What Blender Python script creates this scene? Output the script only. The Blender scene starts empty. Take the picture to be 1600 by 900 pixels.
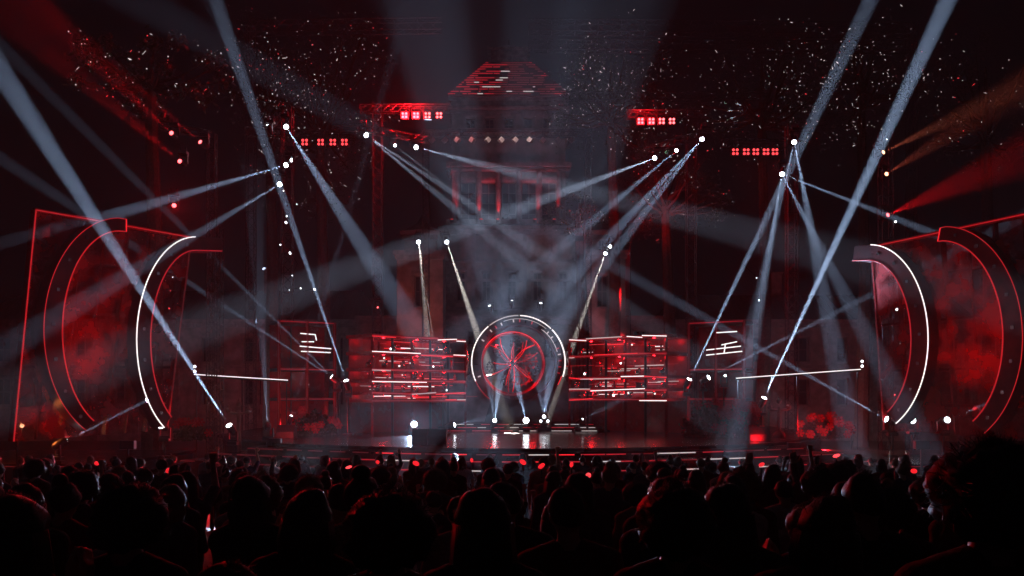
import bpy, bmesh, math, random
from mathutils import Vector, Matrix, noise
random.seed(11)
S = bpy.context.scene
C = S.collection
PI = math.pi
CH = 3.2                                    # eye height above stage datum
# ---------------------------------------------------------------- camera, world, exposure
cam = bpy.data.cameras.new('camera'); co = bpy.data.objects.new('camera', cam); C.objects.link(co)
co.location = (0, 0, CH); co.rotation_euler = (PI/2, 0, 0)
cam.lens = 31.5; cam.shift_y = .10625; cam.clip_start = .05; cam.clip_end = 900; S.camera = co
def P(x, y, d): return Vector(((x-800)/1400*d, d, CH+(620-y)/1400*d))
S.world = bpy.data.worlds.new('World'); S.world.use_nodes = True
bg = S.world.node_tree.nodes['Background']; bg.inputs[0].default_value = (.006, .007, .012, 1); bg.inputs[1].default_value = .12
S.view_settings.view_transform = 'Standard'; S.view_settings.look = 'None'; S.view_settings.exposure = -.35; S.view_settings.gamma = 1
S.cycles.use_denoising = True; S.cycles.use_adaptive_sampling = False; S.cycles.volume_bounces = 0; S.cycles.max_bounces = 5; S.cycles.diffuse_bounces = 2
S.cycles.glossy_bounces = 3; S.cycles.transparent_max_bounces = 16; S.cycles.use_light_tree = True
S.cycles.sample_clamp_indirect = 4; S.cycles.caustics_reflective = False; S.cycles.caustics_refractive = False

# ---------------------------------------------------------------- materials
def nodes(name):
    m = bpy.data.materials.new(name); m.use_nodes = True; nt = m.node_tree
    return m, nt, nt.nodes['Principled BSDF']
def mat(name, c1, c2=None, rough=.6, metal=0., scale=3., bump=.0, rvar=.15, detail=6, spec=.5, coord='Object', stretch=None):
    m, nt, b = nodes(name)
    c2 = c2 or tuple(x*.6 for x in c1)
    tc = nt.nodes.new('ShaderNodeTexCoord'); src = tc.outputs[coord]
    if stretch:
        mp = nt.nodes.new('ShaderNodeMapping'); mp.inputs['Scale'].default_value = stretch
        nt.links.new(src, mp.inputs[0]); src = mp.outputs[0]
    n = nt.nodes.new('ShaderNodeTexNoise'); n.inputs['Scale'].default_value = scale; n.inputs['Detail'].default_value = detail
    nt.links.new(src, n.inputs['Vector'])
    r = nt.nodes.new('ShaderNodeValToRGB'); r.color_ramp.elements[0].position = .35; r.color_ramp.elements[1].position = .65
    r.color_ramp.elements[0].color = (*c1, 1); r.color_ramp.elements[1].color = (*c2, 1)
    nt.links.new(n.outputs['Fac'], r.inputs[0]); nt.links.new(r.outputs[0], b.inputs['Base Color'])
    mr = nt.nodes.new('ShaderNodeMapRange'); mr.inputs['To Min'].default_value = max(.02, rough-rvar); mr.inputs['To Max'].default_value = min(1, rough+rvar)
    nt.links.new(n.outputs['Fac'], mr.inputs[0]); nt.links.new(mr.outputs[0], b.inputs['Roughness'])
    b.inputs['Metallic'].default_value = metal; b.inputs['Specular IOR Level'].default_value = spec
    if bump:
        bp = nt.nodes.new('ShaderNodeBump'); bp.inputs['Strength'].default_value = bump; bp.inputs['Distance'].default_value = .05
        nt.links.new(n.outputs['Fac'], bp.inputs['Height']); nt.links.new(bp.outputs[0], b.inputs['Normal'])
    return m
def emis(name, col, s):
    m, nt, b = nodes(name)
    b.inputs['Base Color'].default_value = (.1, .1, .1, 1)
    b.inputs['Emission Color'].default_value = (*col, 1); b.inputs['Emission Strength'].default_value = s; m.cycles.emission_sampling = 'NONE'
    return m
M = {}
M['stone'] = mat('weathered_limestone', (.24, .21, .19), (.12, .11, .10), .85, scale=1.3, bump=.5)
M['stone2'] = mat('dark_cornice_stone', (.20, .18, .17), (.11, .10, .10), .8, scale=2.5, bump=.4)
M['roof'] = mat('dark_roof_sheet', (.05, .05, .055), (.03, .03, .035), .45, scale=5, bump=.2, stretch=(6, 1, 1))
M['glass'] = mat('dark_window_glass', (.01, .012, .016), (.02, .022, .03), .12, rvar=.06, scale=.7)
M['wframe'] = mat('painted_window_frame', (.12, .11, .10), None, .6)
M['alu'] = mat('truss_aluminium', (.10, .10, .105), (.05, .05, .055), .4, .6, scale=8)
M['black'] = mat('black_powder_coat', (.015, .015, .017), (.025, .025, .027), .45, scale=20, bump=.1)
M['deck'] = mat('glossy_stage_floor', (.035, .012, .014), (.018, .008, .009), .22, rvar=.12, scale=1.2, bump=.05)
M['step'] = mat('stage_front_black', (.018, .016, .017), (.03, .025, .026), .4, scale=4, bump=.1)
M['ground'] = mat('trodden_asphalt', (.045, .043, .042), (.03, .03, .03), .9, scale=2, bump=.4)
M['redgloss'] = mat('red_lacquer_panel', (.35, .015, .02), (.20, .008, .012), .25, scale=2, rvar=.12)
M['band'] = mat('dark_red_band_fabric', (.10, .012, .015), (.03, .008, .01), .4, scale=1.5, bump=.15)
M['scen'] = mat('dark_scenery_paint', (.06, .045, .045), (.03, .025, .028), .35, scale=2, bump=.2)
M['chrome'] = mat('polished_metal', (.7, .68, .66), (.5, .48, .47), .18, 1., scale=6, rvar=.1)
M['leaf'] = mat('tree_leaf', (.05, .075, .03), (.035, .05, .02), .35, scale=3)
M['bark'] = mat('tree_bark', (.09, .07, .05), (.05, .04, .03), .9, scale=6, bump=.6)
M['petal'] = mat('red_petal', (.45, .02, .03), (.3, .01, .02), .5, scale=5)
M['skin'] = mat('skin', (.45, .28, .2), (.38, .22, .16), .5, scale=12, rvar=.08)
M['led_g'] = emis('gate_red_led', (1, .02, .03), .6)
M['led_w'] = emis('white_led', (1, .9, .88), 1.9)
M['led_w2'] = emis('dim_white_led', (1, .86, .84), .75)
M['led_r'] = emis('red_led', (1, .02, .03), 1.25)
M['led_r2'] = emis('dim_red_led', (1, .02, .04), .5)
M['led_r3'] = emis('faint_red_led', (1, .03, .05), .12)
M['lens'] = emis('lamp_lens', (.85, .92, 1), 24)
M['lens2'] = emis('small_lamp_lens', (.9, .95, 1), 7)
M['lensr'] = emis('red_lamp_lens', (1, .10, .11), 7)
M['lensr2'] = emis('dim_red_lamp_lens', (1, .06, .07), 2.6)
M['lenso'] = emis('amber_lamp_lens', (1, .42, .22), 6)
M['fairy'] = emis('tiny_white_bulb', (1, .82, .78), 1.3)  # glow for leaf gleams, also on pale hand lamps
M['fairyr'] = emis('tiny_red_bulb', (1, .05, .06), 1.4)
def gauze():
    m, nt, b = nodes('red_gauze')
    b.inputs['Base Color'].default_value = (.5, .018, .02, 1); b.inputs['Roughness'].default_value = .7
    t = nt.nodes.new('ShaderNodeBsdfTransparent'); mx = nt.nodes.new('ShaderNodeMixShader'); n = nt.nodes.new('ShaderNodeTexNoise')
    n.inputs['Scale'].default_value = 1.1; n.inputs['Detail'].default_value = 5
    tc = nt.nodes.new('ShaderNodeTexCoord'); nt.links.new(tc.outputs['Object'], n.inputs['Vector'])
    mr = nt.nodes.new('ShaderNodeMapRange'); mr.inputs['From Min'].default_value = .42; mr.inputs['From Max'].default_value = .62
    mr.inputs['To Min'].default_value = .08; mr.inputs['To Max'].default_value = .8
    nt.links.new(n.outputs['Fac'], mr.inputs[0]); nt.links.new(mr.outputs[0], mx.inputs[0])
    nt.links.new(t.outputs[0], mx.inputs[1]); nt.links.new(b.outputs[0], mx.inputs[2])
    nt.links.new(mx.outputs[0], nt.nodes['Material Output'].inputs['Surface'])
    return m
M['gauze'] = gauze()

# ---------------------------------------------------------------- object helpers
BASE = {}
def tag(o, label=None, cat=None, group=None, kind=None):
    if label: o['label'] = label
    if cat: o['category'] = cat
    if group: o['group'] = group
    if kind: o['kind'] = kind
    return o
def thing(name, loc, label, cat, group=None):
    o = bpy.data.objects.new(name, None); C.objects.link(o); o.location = loc; o.empty_display_size = .3
    BASE[o.name] = Vector(loc)
    return tag(o, label, cat, group)
def frame_of(d):
    d = Vector(d).normalized()
    a = Vector((0, 0, 1)) if abs(d.z) < .95 else Vector((0, 1, 0))
    s = d.cross(a).normalized(); return s, s.cross(d).normalized(), d
class MB:
    def __init__(s): s.v = []; s.f = []; s.mi = []; s.k = 0
    def add(s, vs, fs):
        n = len(s.v); s.v += [Vector(v) for v in vs]; s.f += [tuple(i+n for i in f) for f in fs]; s.mi += [s.k]*len(fs); return s
    def hexa(s, p): return s.add(p, [(0,3,2,1),(4,5,6,7),(0,1,5,4),(1,2,6,5),(2,3,7,6),(3,0,4,7)])
    def box(s, c, size, R=None):
        c = Vector(c); x, y, z = [k/2 for k in size]
        p = [Vector(q) for q in ((-x,-y,-z),(x,-y,-z),(x,y,-z),(-x,y,-z),(-x,-y,z),(x,-y,z),(x,y,z),(-x,y,z))]
        if R is not None: p = [R @ q for q in p]
        return s.hexa([c+q for q in p])
    def bb(s, a, b): return s.box([(a[i]+b[i])/2 for i in range(3)], [abs(b[i]-a[i]) for i in range(3)])
    def bar(s, p, q, w, h=None):
        p = Vector(p); q = Vector(q); a, b, d = frame_of(q-p); h = h or w; a = a*w/2; b = b*h/2
        return s.hexa([p-a-b, p+a-b, p+a+b, p-a+b, q-a-b, q+a-b, q+a+b, q-a+b])
    def tube(s, pts, r, n=6, closed=False):
        pts = [Vector(p) for p in pts]; m = len(pts); rs = r if isinstance(r, (list, tuple)) else [r]*m
        vs = []; up = None
        for i, p in enumerate(pts):
            if closed: d = pts[(i+1) % m]-pts[i-1]
            else: d = pts[min(i+1, m-1)]-pts[max(i-1, 0)]
            d.normalize()
            if up is None: a, b, _ = frame_of(d)
            else:
                a = up - d*up.dot(d); a.normalize(); b = a.cross(d)
            up = a
            for k in range(n):
                t = 2*PI*k/n; vs.append(p+(a*math.cos(t)+b*math.sin(t))*rs[i])
        fs = []
        for i in range(m if closed else m-1):
            j = (i+1) % m
            for k in range(n): fs.append((i*n+k, i*n+(k+1) % n, j*n+(k+1) % n, j*n+k))
        if not closed: fs.append(tuple(range(n))[::-1]); fs.append(tuple((m-1)*n+k for k in range(n)))
        return s.add(vs, fs)
    def cyl(s, p, q, r, r2=None, n=14): return s.tube([p, q], [r, r if r2 is None else r2], n)
    def ball(s, c, r, n=8, m=6, R=None):
        c = Vector(c); r = r if isinstance(r, (tuple, list)) else (r, r, r); vs = []
        for i in range(m+1):
            f = PI*i/m
            for k in range(n):
                t = 2*PI*k/n; q = Vector((r[0]*math.sin(f)*math.cos(t), r[1]*math.sin(f)*math.sin(t), r[2]*math.cos(f)))
                vs.append(c+(R @ q if R is not None else q))
        return s.add(vs, [(i*n+k, (i+1)*n+k, (i+1)*n+(k+1) % n, i*n+(k+1) % n) for i in range(m) for k in range(n)])
    def sweep(s, a, b, c, d):
        """solid between four parallel polylines (a-b front edges, c-d back edges)"""
        n = len(a); vs = list(a)+list(b)+list(c)+list(d); fs = []
        for i in range(n-1):
            fs += [(i, i+1, n+i+1, n+i), (2*n+i, 3*n+i, 3*n+i+1, 2*n+i+1), (i, 2*n+i, 2*n+i+1, i+1), (n+i, n+i+1, 3*n+i+1, 3*n+i)]
        fs += [(0, n, 3*n, 2*n), (n-1, 3*n-1, 4*n-1, 2*n-1)]
        return s.add(vs, fs)
    def prism(s, pts, ext):
        n = len(pts); e = Vector(ext); pts = [Vector(p) for p in pts]
        return s.add(pts+[p+e for p in pts], [tuple(range(n))[::-1], tuple(range(n, 2*n))]+[(i, (i+1) % n, n+(i+1) % n, n+i) for i in range(n)])
    def build(s, name, m, parent=None, loc=None, smooth=False, bevel=0):
        base = BASE.get(parent.name, Vector()) if parent is not None else (Vector(loc) if loc is not None else Vector())
        me = bpy.data.meshes.new(name); me.from_pydata([tuple(v-base) for v in s.v], [], s.f); me.update()
        for mm in (m if isinstance(m, (list, tuple)) else [m]): me.materials.append(M[mm] if isinstance(mm, str) else mm)
        if isinstance(m, (list, tuple)): me.polygons.foreach_set('material_index', s.mi)
        if smooth: me.polygons.foreach_set('use_smooth', [True]*len(me.polygons))
        o = bpy.data.objects.new(name, me); C.objects.link(o)
        if parent is not None: o.parent = parent; BASE[o.name] = base
        else: o.location = base; BASE[o.name] = base
        bm = bmesh.new(); bm.from_mesh(me); bmesh.ops.recalc_face_normals(bm, faces=bm.faces); bm.to_mesh(me); bm.free()
        if bevel:
            b = o.modifiers.new('bevel', 'BEVEL'); b.width = bevel; b.segments = 2; b.limit_method = 'ANGLE'
        return o
def copy_thing(o, loc, rz=0, label=None, group=None, scale=None):
    c = o.copy(); C.objects.link(c); c.location = loc; c.rotation_euler = (0, 0, rz)
    if scale: c.scale = scale
    for ch in list(o.children):
        d = ch.copy(); C.objects.link(d); d.parent = c
        for g in list(ch.children):
            e = g.copy(); C.objects.link(e); e.parent = d
    if label: c['label'] = label
    if group: c['group'] = group
    return c
def lamp(kind, name, p, parent, energy, color, to=None, size=None, blend=.6, rad=.05):
    l = bpy.data.lights.new(name, kind); l.energy = energy; l.color = color; l.shadow_soft_size = rad
    o = bpy.data.objects.new(name, l); C.objects.link(o); base = BASE[parent.name]
    o.parent = parent; o.location = Vector(p)-base
    if kind == 'SPOT':
        l.spot_size = math.radians(size); l.spot_blend = blend
        o.rotation_euler = (Vector(to)-Vector(p)).to_track_quat('-Z', 'Y').to_euler()
    return o
BLUE = (.49, .67, 1.0); COOL = (.6, .74, 1.0); WARM = (1, .90, .80); RED = (1, .006, .012); AMB = (1, .35, .12)
DECK = 1.33
GP = ((-1e9, 1.45), (0, 1.42), (3, 1.2), (5, .96), (9, .66), (14, .46), (20, .1), (30.33, -.5), (1e9, -.5))
def gz(d):
    for (a, za), (b, zb) in zip(GP, GP[1:]):
        if d <= b: return za+(zb-za)*(d-a)/(b-a)      # audience ground drops towards the stage

# ---------------------------------------------------------------- setting: ground, haze
g = MB(); ds = [-30, -10, 0, 3, 5, 9, 14, 20, 30.33, 60, 140, 700]
for i in range(len(ds)-1):
    a, b = ds[i], ds[i+1]
    za, zb = gz(a), gz(b)
    g.add([(-600, a, za), (600, a, za), (600, b, zb), (-600, b, zb)], [(0, 1, 2, 3)])
tag(g.build('ground', 'ground'), kind='structure')
hm = bpy.data.materials.new('stage_haze'); hm.use_nodes = True; nt = hm.node_tree; nt.nodes.clear()
hv = nt.nodes.new('ShaderNodeVolumePrincipled'); hv.inputs['Density'].default_value = .00115; hv.inputs['Anisotropy'].default_value = .2
hv.inputs['Color'].default_value = (.8, .8, .82, 1)
ho = nt.nodes.new('ShaderNodeOutputMaterial'); nt.links.new(hv.outputs[0], ho.inputs['Volume'])
hz = MB(); hz.bb((-640, -40, -1.6), (640, 720, 75)); tag(hz.build('haze', hm), kind='stuff')

# ---------------------------------------------------------------- palace behind the stage
def wall_with_holes(mb, x0, x1, z0, z1, y, holes, depth=.4):
    """front sheet at y with real openings and reveals going back (+y)"""
    xs = sorted({x0, x1, *[h[0] for h in holes], *[h[1] for h in holes]}); zs = sorted({z0, z1, *[h[2] for h in holes], *[h[3] for h in holes]})
    for i in range(len(xs)-1):
        for j in range(len(zs)-1):
            cx, cz = (xs[i]+xs[i+1])/2, (zs[j]+zs[j+1])/2
            if any(h[0] < cx < h[1] and h[2] < cz < h[3] for h in holes): continue
            mb.add([(xs[i], y, zs[j]), (xs[i+1], y, zs[j]), (xs[i+1], y, zs[j+1]), (xs[i], y, zs[j+1])], [(0, 1, 2, 3)])
    for a, b, c, d in holes:
        mb.add([(a,y,c),(b,y,c),(b,y,d),(a,y,d),(a,y+depth,c),(b,y+depth,c),(b,y+depth,d),(a,y+depth,d)], [(0,1,5,4),(1,2,6,5),(2,3,7,6),(3,0,4,7)])
def window(par, a, b, c, d, y, arch=False, depth=.38):
    f = MB(); t = .09
    f.bb((a, y+depth-.1, c), (a+t, y+depth, d)); f.bb((b-t, y+depth-.1, c), (b, y+depth, d)); f.bb((a+t, y+depth-.1, d-t), (b-t, y+depth, d)); f.bb((a+t, y+depth-.1, c), (b-t, y+depth, c+t))
    f.bb(((a+b)/2-.03, y+depth-.08, c+t), ((a+b)/2+.03, y+depth-.01, d-t))
    n = max(2, int((d-c)/.8))
    for k in range(1, n): f.bb((a+t, y+depth-.07, c+(d-c)*k/n-.02), (b-t, y+depth-.02, c+(d-c)*k/n+.02))
    fo = f.build('window', 'wframe', par)
    q = MB(); q.bb((a+.01, y+depth+.003, c+.01), (b-.01, y+depth+.03, d-.01)); q.build('pane', 'glass', fo)
    r = MB(); r.bb((a-.18, y-.12, c-.16), (b+.18, y-.003, c-.003)); r.bb((a-.2, y-.16, d+.1), (b+.2, y-.003, d+.32))
    r.bb((a-.16, y-.06, c), (a-.003, y-.003, d+.1)); r.bb((b+.003, y-.06, c), (b+.16, y-.003, d+.1)); r.build('surround', 'stone2', fo)
def wing(x0, x1, y, ztop, wins, rows, label, roofz, back=9):
    t = thing('palace_wing', ((x0+x1)/2, y, -.5), label, 'building', 'wings of the palace behind the stage')
    holes = [(w-.75, w+.75, a, b) for w in wins for a, b in rows]
    w = MB(); wall_with_holes(w, x0, x1, -.5, ztop, y, holes)
    w.add([(x0,y,-.5),(x0,y+back,-.5),(x0,y+back,ztop),(x0,y,ztop)], [(0,1,2,3)]); w.add([(x1,y,-.5),(x1,y+back,-.5),(x1,y+back,ztop),(x1,y,ztop)], [(0,3,2,1)])
    w.add([(x0,y+back,-.5),(x1,y+back,-.5),(x1,y+back,ztop),(x0,y+back,ztop)], [(0,3,2,1)])
    w.bb((x0+.1, y+.6, -.5), (x1-.1, y+1, ztop-.1)); w.build('wall', 'stone', t)
    for a, b, c, d in holes: window(t, a, b, c, d, y)
    c = MB(); c.bb((x0-.3, y-.45, ztop), (x1+.3, y+back+.3, ztop+.35)); c.bb((x0-.15, y-.25, ztop-.3), (x1+.15, y-.003, ztop-.003)); c.bb((x0-.1, y-.18, rows[0][1]+.9), (x1+.1, y-.004, rows[0][1]+1.15))
    n = int((x1-x0)/.7)
    for k in range(n): c.bb((x0+k*.7+.2, y-.4, ztop-.28), (x0+k*.7+.38, y-.26, ztop-.004))
    c.build('cornice', 'stone2', t)
    p = MB()
    for k in range(len(wins)+1):
        xx = x0+(x1-x0)*k/len(wins); p.bb((xx-.28, y-.16, -.5), (xx+.28, y-.005, rows[0][1]+.88)); p.bb((xx-.28, y-.16, rows[0][1]+1.17), (xx+.28, y-.005, ztop-.31))
    p.build('pilasters', 'stone2', t)
    r = MB(); r.add([(x0-.3,y-.4,ztop+.36),(x1+.3,y-.4,ztop+.36),(x1-2,y+4.5,roofz),(x0+2,y+4.5,roofz),(x1+.3,y+back,ztop+.36),(x0-.3,y+back,ztop+.36)], [(0,1,2,3),(3,2,4,5),(0,3,5),(1,4,2)])
    for k in range(int((x1-x0)/.6)):
        xx = x0+.3+k*.6; xt = min(max(xx, x0+2), x1-2); r.bar((xx, y-.4, ztop+.38), (xt, y+4.5, roofz+.02), .05)
    r.build('roof', 'roof', t)
    for k in range(2):
        h = MB(); xx = x0+(x1-x0)*(.3+.4*k); h.bb((xx-.5, y+4, roofz-1), (xx+.5, y+5, roofz+1.8)); h.bb((xx-.6, y+3.9, roofz+1.8), (xx+.6, y+5.1, roofz+2)); h.build('chimney', 'stone2', t)
    return t
def px(x, d): return (x-800)/1400*d
ROWS = [(2.5, 4.7), (6.1, 8.2)]
wing(px(-40, 75), px(590, 75), 75, 9.3, [px(x, 75) for x in (2, 66, 130, 192, 262, 328, 394, 458, 522, 566)], ROWS, 'long stone palace wing with two rows of dark windows on the left of the tower', 12.6)
wing(px(1035, 75), px(1700, 75), 75, 9.3, [px(x, 75) for x in (1070, 1130, 1190, 1250, 1310, 1376, 1440, 1505, 1570, 1640)], ROWS, 'long stone palace wing with two rows of dark windows on the right of the tower', 12.2)
# stair front between wings and tower
def block(name, x0, x1, y0, y1, z0, z1, par, holes=(), m='stone', trim=True):
    w = MB(); wall_with_holes(w, x0, x1, z0, z1, y0, list(holes))
    w.add([(x0,y0,z0),(x0,y1,z0),(x0,y1,z1),(x0,y0,z1)], [(0,1,2,3)]); w.add([(x1,y0,z0),(x1,y1,z0),(x1,y1,z1),(x1,y0,z1)], [(0,3,2,1)])
    w.add([(x0,y0,z1),(x1,y0,z1),(x1,y1,z1),(x0,y1,z1)], [(0,1,2,3)]); w.add([(x0,y1,z0),(x1,y1,z0),(x1,y1,z1),(x0,y1,z1)], [(0,1,2,3)])
    if holes: w.bb((x0+.05, y0+.5, z0), (x1-.05, y0+.8, z1-.05))
    w.build(name, m, par)
    for h in holes: window(par, *h, y0)
    if trim:
        c = MB(); c.bb((x0-.25, y0-.3, z1+.003), (x1+.25, y1+.2, z1+.3)); c.bb((x0-.12, y0-.16, z1-.35), (x1+.12, y0-.003, z1-.003)); c.build('cornice', 'stone2', par)
D = 72
tc = px(795, D)
tw = thing('palace_tower', (tc, D+4, -.5), 'tall central palace tower with stepped pyramid roof outlined in red behind the wheel', 'tower')
def Z(y, d=D): return CH+(620-y)/1400*d
hw = 4.55
block('wall', tc-hw, tc+hw, D, D+9, Z(352), Z(158), tw, [(tc+k*1.55-.38, tc+k*1.55+.38, Z(203), Z(184)) for k in (-2, -1, 0, 1, 2)] + [(tc+k*1.62-.62, tc+k*1.62+.62, Z(350), Z(284)) for k in (-2, -1, 0, 1, 2)])
c = MB()
for yy, o, h in ((172, .35, .25), (178, .2, .16), (208, .35, .3), (262, .45, .35), (268, .25, .2), (352, .5, .4)): c.bb((tc-hw-o, D-o, Z(yy)), (tc+hw+o, D+9+o, Z(yy)+h))
for k in range(6):
    xx = tc-4.05+k*1.62; c.tube([(xx, D-.35, Z(350)+.01), (xx, D-.35, Z(270)-.01)], .22, 10)
c.build('stringcourse', 'stone2', tw)
# stepped pyramid roof with its edge lights
r = MB(); n = 15; y0, y1 = 154, 80; h0, h1 = 4.85, 1.95
for k in range(n):
    h = h0+(h1-h0)*k/(n-1); za = Z(y0+(y1-y0)*k/n); zb = Z(y0+(y1-y0)*(k+1)/n); r.bb((tc-h, D+4.2-h, za+.002), (tc+h, D+4.2+h, zb))
r.build('stepped_roof', 'roof', tw)
for k in range(n):
    h = h0+(h1-h0)*k/(n-1); za = Z(y0+(y1-y0)*k/n)+.14; e = MB(); yy = D+4.2-h-.03; x = tc-h
    while x < tc+h:
        l = random.uniform(.15, 1.1); q = min(x+l, tc+h); lr = (x-tc)/h; t_ = random.random()
        if t_ < .8:
            e.k = 1 if (-.6 < lr < .1 and t_ < .10) or (t_ < .02) else (0 if lr < -.35 or (lr > .7 and t_ > .5) else 2); e.bb((x, yy-.02, za), (q, yy+.02, za+.055))
        x = q+random.choice([0, .02, .1])
    e.build('edge_light', ['led_r2', 'led_w2', 'led_r3'], tw)
l = MB(); l.bb((tc-1.5, D+2.7, Z(80)+.003), (tc+1.5, D+5.7, Z(58))); l.bb((tc-1.8, D+2.4, Z(58)+.003), (tc+1.8, D+6, Z(55))); l.build('lantern_room', 'stone2', tw)
l = MB(); l.tube([(tc, D+4.2, Z(55)), (tc, D+4.2, Z(47)), (tc, D+4.2, Z(44)), (tc, D+4.2, Z(30))], [1.6, 1.2, .25, .05], 8); l.build('spire', 'roof', tw)
block('wall', px(690, 71), px(905, 71), 71, 81, Z(500, 71), Z(352, 71)-.4, tw, [(px(x-7, 71), px(x+7, 71), Z(470, 71), Z(425, 71)) for x in (720, 760, 800, 840, 880)])
c = MB()
for yy in (410, 440, 484): c.bb((px(688, 71), 70.8, Z(yy, 71)), (px(907, 71), 70.997, Z(yy, 71)+.2))
for x in (700, 740, 780, 820, 860, 896): c.bb((px(x-3, 71), 70.75, Z(500, 71)+.32), (px(x+3, 71), 70.79, Z(356, 71)-.4))
c.build('stringcourse', 'stone2', tw)
block('wall', px(560, 69), px(1045, 69), 69, 80, -.5, Z(500, 69), tw, [(px(x-10, 69), px(x+10, 69), Z(560, 69), Z(516, 69)) for x in (590, 640, 690, 740, 860, 905, 950, 1000)])
for s, (xa, xb) in (('left', (612, 700)), ('right', (898, 985))):
    t = thing('turret', (px((xa+xb)/2, 66), 67, -.5), f'short square stone turret in red light just {s} of the palace tower', 'turret', 'turrets beside the palace tower')
    X0, X1 = px(xa+8, 66), px(xb-8, 66)
    block('wall', X0, X1, 66, 68.8, -.5, Z(398, 66), t, [(px((xa+xb)/2-9, 66), px((xa+xb)/2+9, 66), Z(480, 66), Z(430, 66))])
    block('belfry', X0+.5, X1-.5, 66.4, 68.4, Z(398, 66)+.31, Z(366, 66), t, [(px((xa+xb)/2-6, 66), px((xa+xb)/2+6, 66), Z(392, 66), Z(372, 66))])
    q = MB(); xm = (X0+X1)/2; q.tube([(xm, 67.4, Z(366, 66)+.31), (xm, 67.4, Z(350, 66)), (xm, 67.4, Z(344, 66)), (xm, 67.4, Z(330, 66))], [1.75, .9, .45, .04], 8); q.build('cap', 'roof', t)

# ---------------------------------------------------------------- stage deck
def deck(z, pts, name, th, m='deck', label=None):
    d = MB(); d.prism([(x, y, z-th) for x, y in pts], (0, 0, th)); o = d.build(name, m); return o
def arc_front(xl, xr, y0, bulge, n=24): return [(xl+(xr-xl)*k/n, y0-bulge*math.sin(PI*k/n)) for k in range(n+1)]
main = arc_front(-9.5, 10.5, 36, 3.6) + [(15.5, 44), (16.5, 58), (-15.5, 58), (-14.5, 44)]
st = thing('stage', (0, 44, -.5), 'wide low stage with a glossy dark floor glowing red behind the crowd', 'stage')
d = MB(); d.prism([(x, y, DECK-.12) for x, y in main], (0, 0, .12)); d.build('deck', 'deck', st)
d = MB(); d.prism([(x*.985, y+.25, -.48) for x, y in main], (0, 0, DECK-.125+.48)); d.build('skirt', 'step', st)
for k, (dz, gr) in enumerate(((.16, .9), (.36, 1.9), (.62, 3.0))):
    f = arc_front(-9.5-gr*1.2, 10.5+gr*1.4, 36-.2*gr, 3.6+gr*.5); b = [(10.4+gr, 36.9), (-9.4-gr, 36.9)]
    d = MB(); d.prism([(x, y, -.47+k*.004) for x, y in f+b], (0, 0, DECK-dz+.47)); d.build('step', 'deck', st)
    pts = [Vector((x, y-.03, DECK-dz-.03)) for x, y in f]
    for i in range(len(pts)-1):
        q = pts[i].lerp(pts[i+1], random.uniform(.6, 1)); e = MB(); e.bar(pts[i], q, .03, .035); e.build('nosing_light', random.choice(['led_r', 'led_r2', 'led_r2', 'led_r3', 'led_w2']) if 5 < i < 21 else 'led_r3', st)
# raised risers at the back of the deck, in front of the wheel
for k in range(3):
    d = MB(); a = 47.5+k*1.0; d.bb((-3.7-.3*(2-k), a, DECK+.003), (4.6+.3*(2-k), 54, DECK+.10+.14*k)); d.build('riser', 'deck', st)
    e = MB(); x = -3.6
    while x < 4.4:
        q = x+random.uniform(.3, 1.8); e.k = random.choice([0, 0, 1]); e.bb((x, a-.04, DECK+.05+.14*k), (min(q, 4.5), a-.01, DECK+.08+.14*k)); x = q+random.uniform(.05, .5)
    e.build('riser_light', ['led_r2', 'led_w2'], st)
# side platforms
for s, (xl, xr, lab) in enumerate(((-19.5, -15.6, 'low black side platform left of the stage'), (16.8, 22, 'low black side platform right of the stage'))):
    t = thing('side_platform', ((xl+xr)/2, 34, -.5), lab, 'platform', 'low platforms beside the stage')
    d = MB(); d.bb((xl-3, 31.5, DECK-.62), (xr+1.5, 40, DECK-.5)); d.build('top', 'deck', t)
    d = MB(); d.bb((xl-2.9, 31.6, -.49), (xr+1.4, 39.9, DECK-.623)); d.build('skirt', 'step', t)
    d = MB(); d.bb((xl-3, 31.44, DECK-.6), (xr+1.5, 31.495, DECK-.57)); d.build('edge_light', 'led_r3', t)

# ---------------------------------------------------------------- central wheel
DW = 49.5
def W(x, y, off=0): return P(x, y, DW)+Vector((0, off, 0))
cw = P(810, 566, DW); Ro = 73/1400*DW
wh = thing('ring_gate', (cw.x, DW, DECK), 'big round ring gate with bright white rim at the centre of the stage', 'ring')
def ring(mb, c, r0, r1, y0, y1, a0=0, a1=2*PI, n=72):
    f = lambda r, y: [Vector((c.x+r*math.cos(a0+(a1-a0)*k/n), y, c.z+r*math.sin(a0+(a1-a0)*k/n))) for k in range(n+1)]
    mb.sweep(f(r0, y0), f(r1, y0), f(r0, y1), f(r1, y1))
def arc_strip(par, c, r, y, a0, a1, w, m, name='rim_light', n=60):
    e = MB(); e.tube([(c.x+r*math.cos(a0+(a1-a0)*k/n), y, c.z+r*math.sin(a0+(a1-a0)*k/n)) for k in range(n+1)], w, 6); return e.build(name, m, par)
R = math.radians
b = MB(); ring(b, cw, Ro*.80, Ro*.985, DW, DW+1.6); b.build('rim', 'scen', wh, smooth=False)
arc_strip(wh, cw, Ro, DW-.02, R(-18), R(44), .035, 'led_w'); arc_strip(wh, cw, Ro, DW-.02, R(46), R(88), .03, 'led_w')
arc_strip(wh, cw, Ro, DW-.02, R(90), R(128), .026, 'led_w2'); arc_strip(wh, cw, Ro, DW-.02, R(130), R(204), .032, 'led_w')
arc_strip(wh, cw, Ro, DW-.02, R(204), R(232), .02, 'led_r2'); arc_strip(wh, cw, Ro*.93, DW-.02, R(50), R(110), .014, 'led_w2'); arc_strip(wh, cw, Ro*.86, DW-.02, R(15), R(55), .02, 'led_w2')
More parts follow.
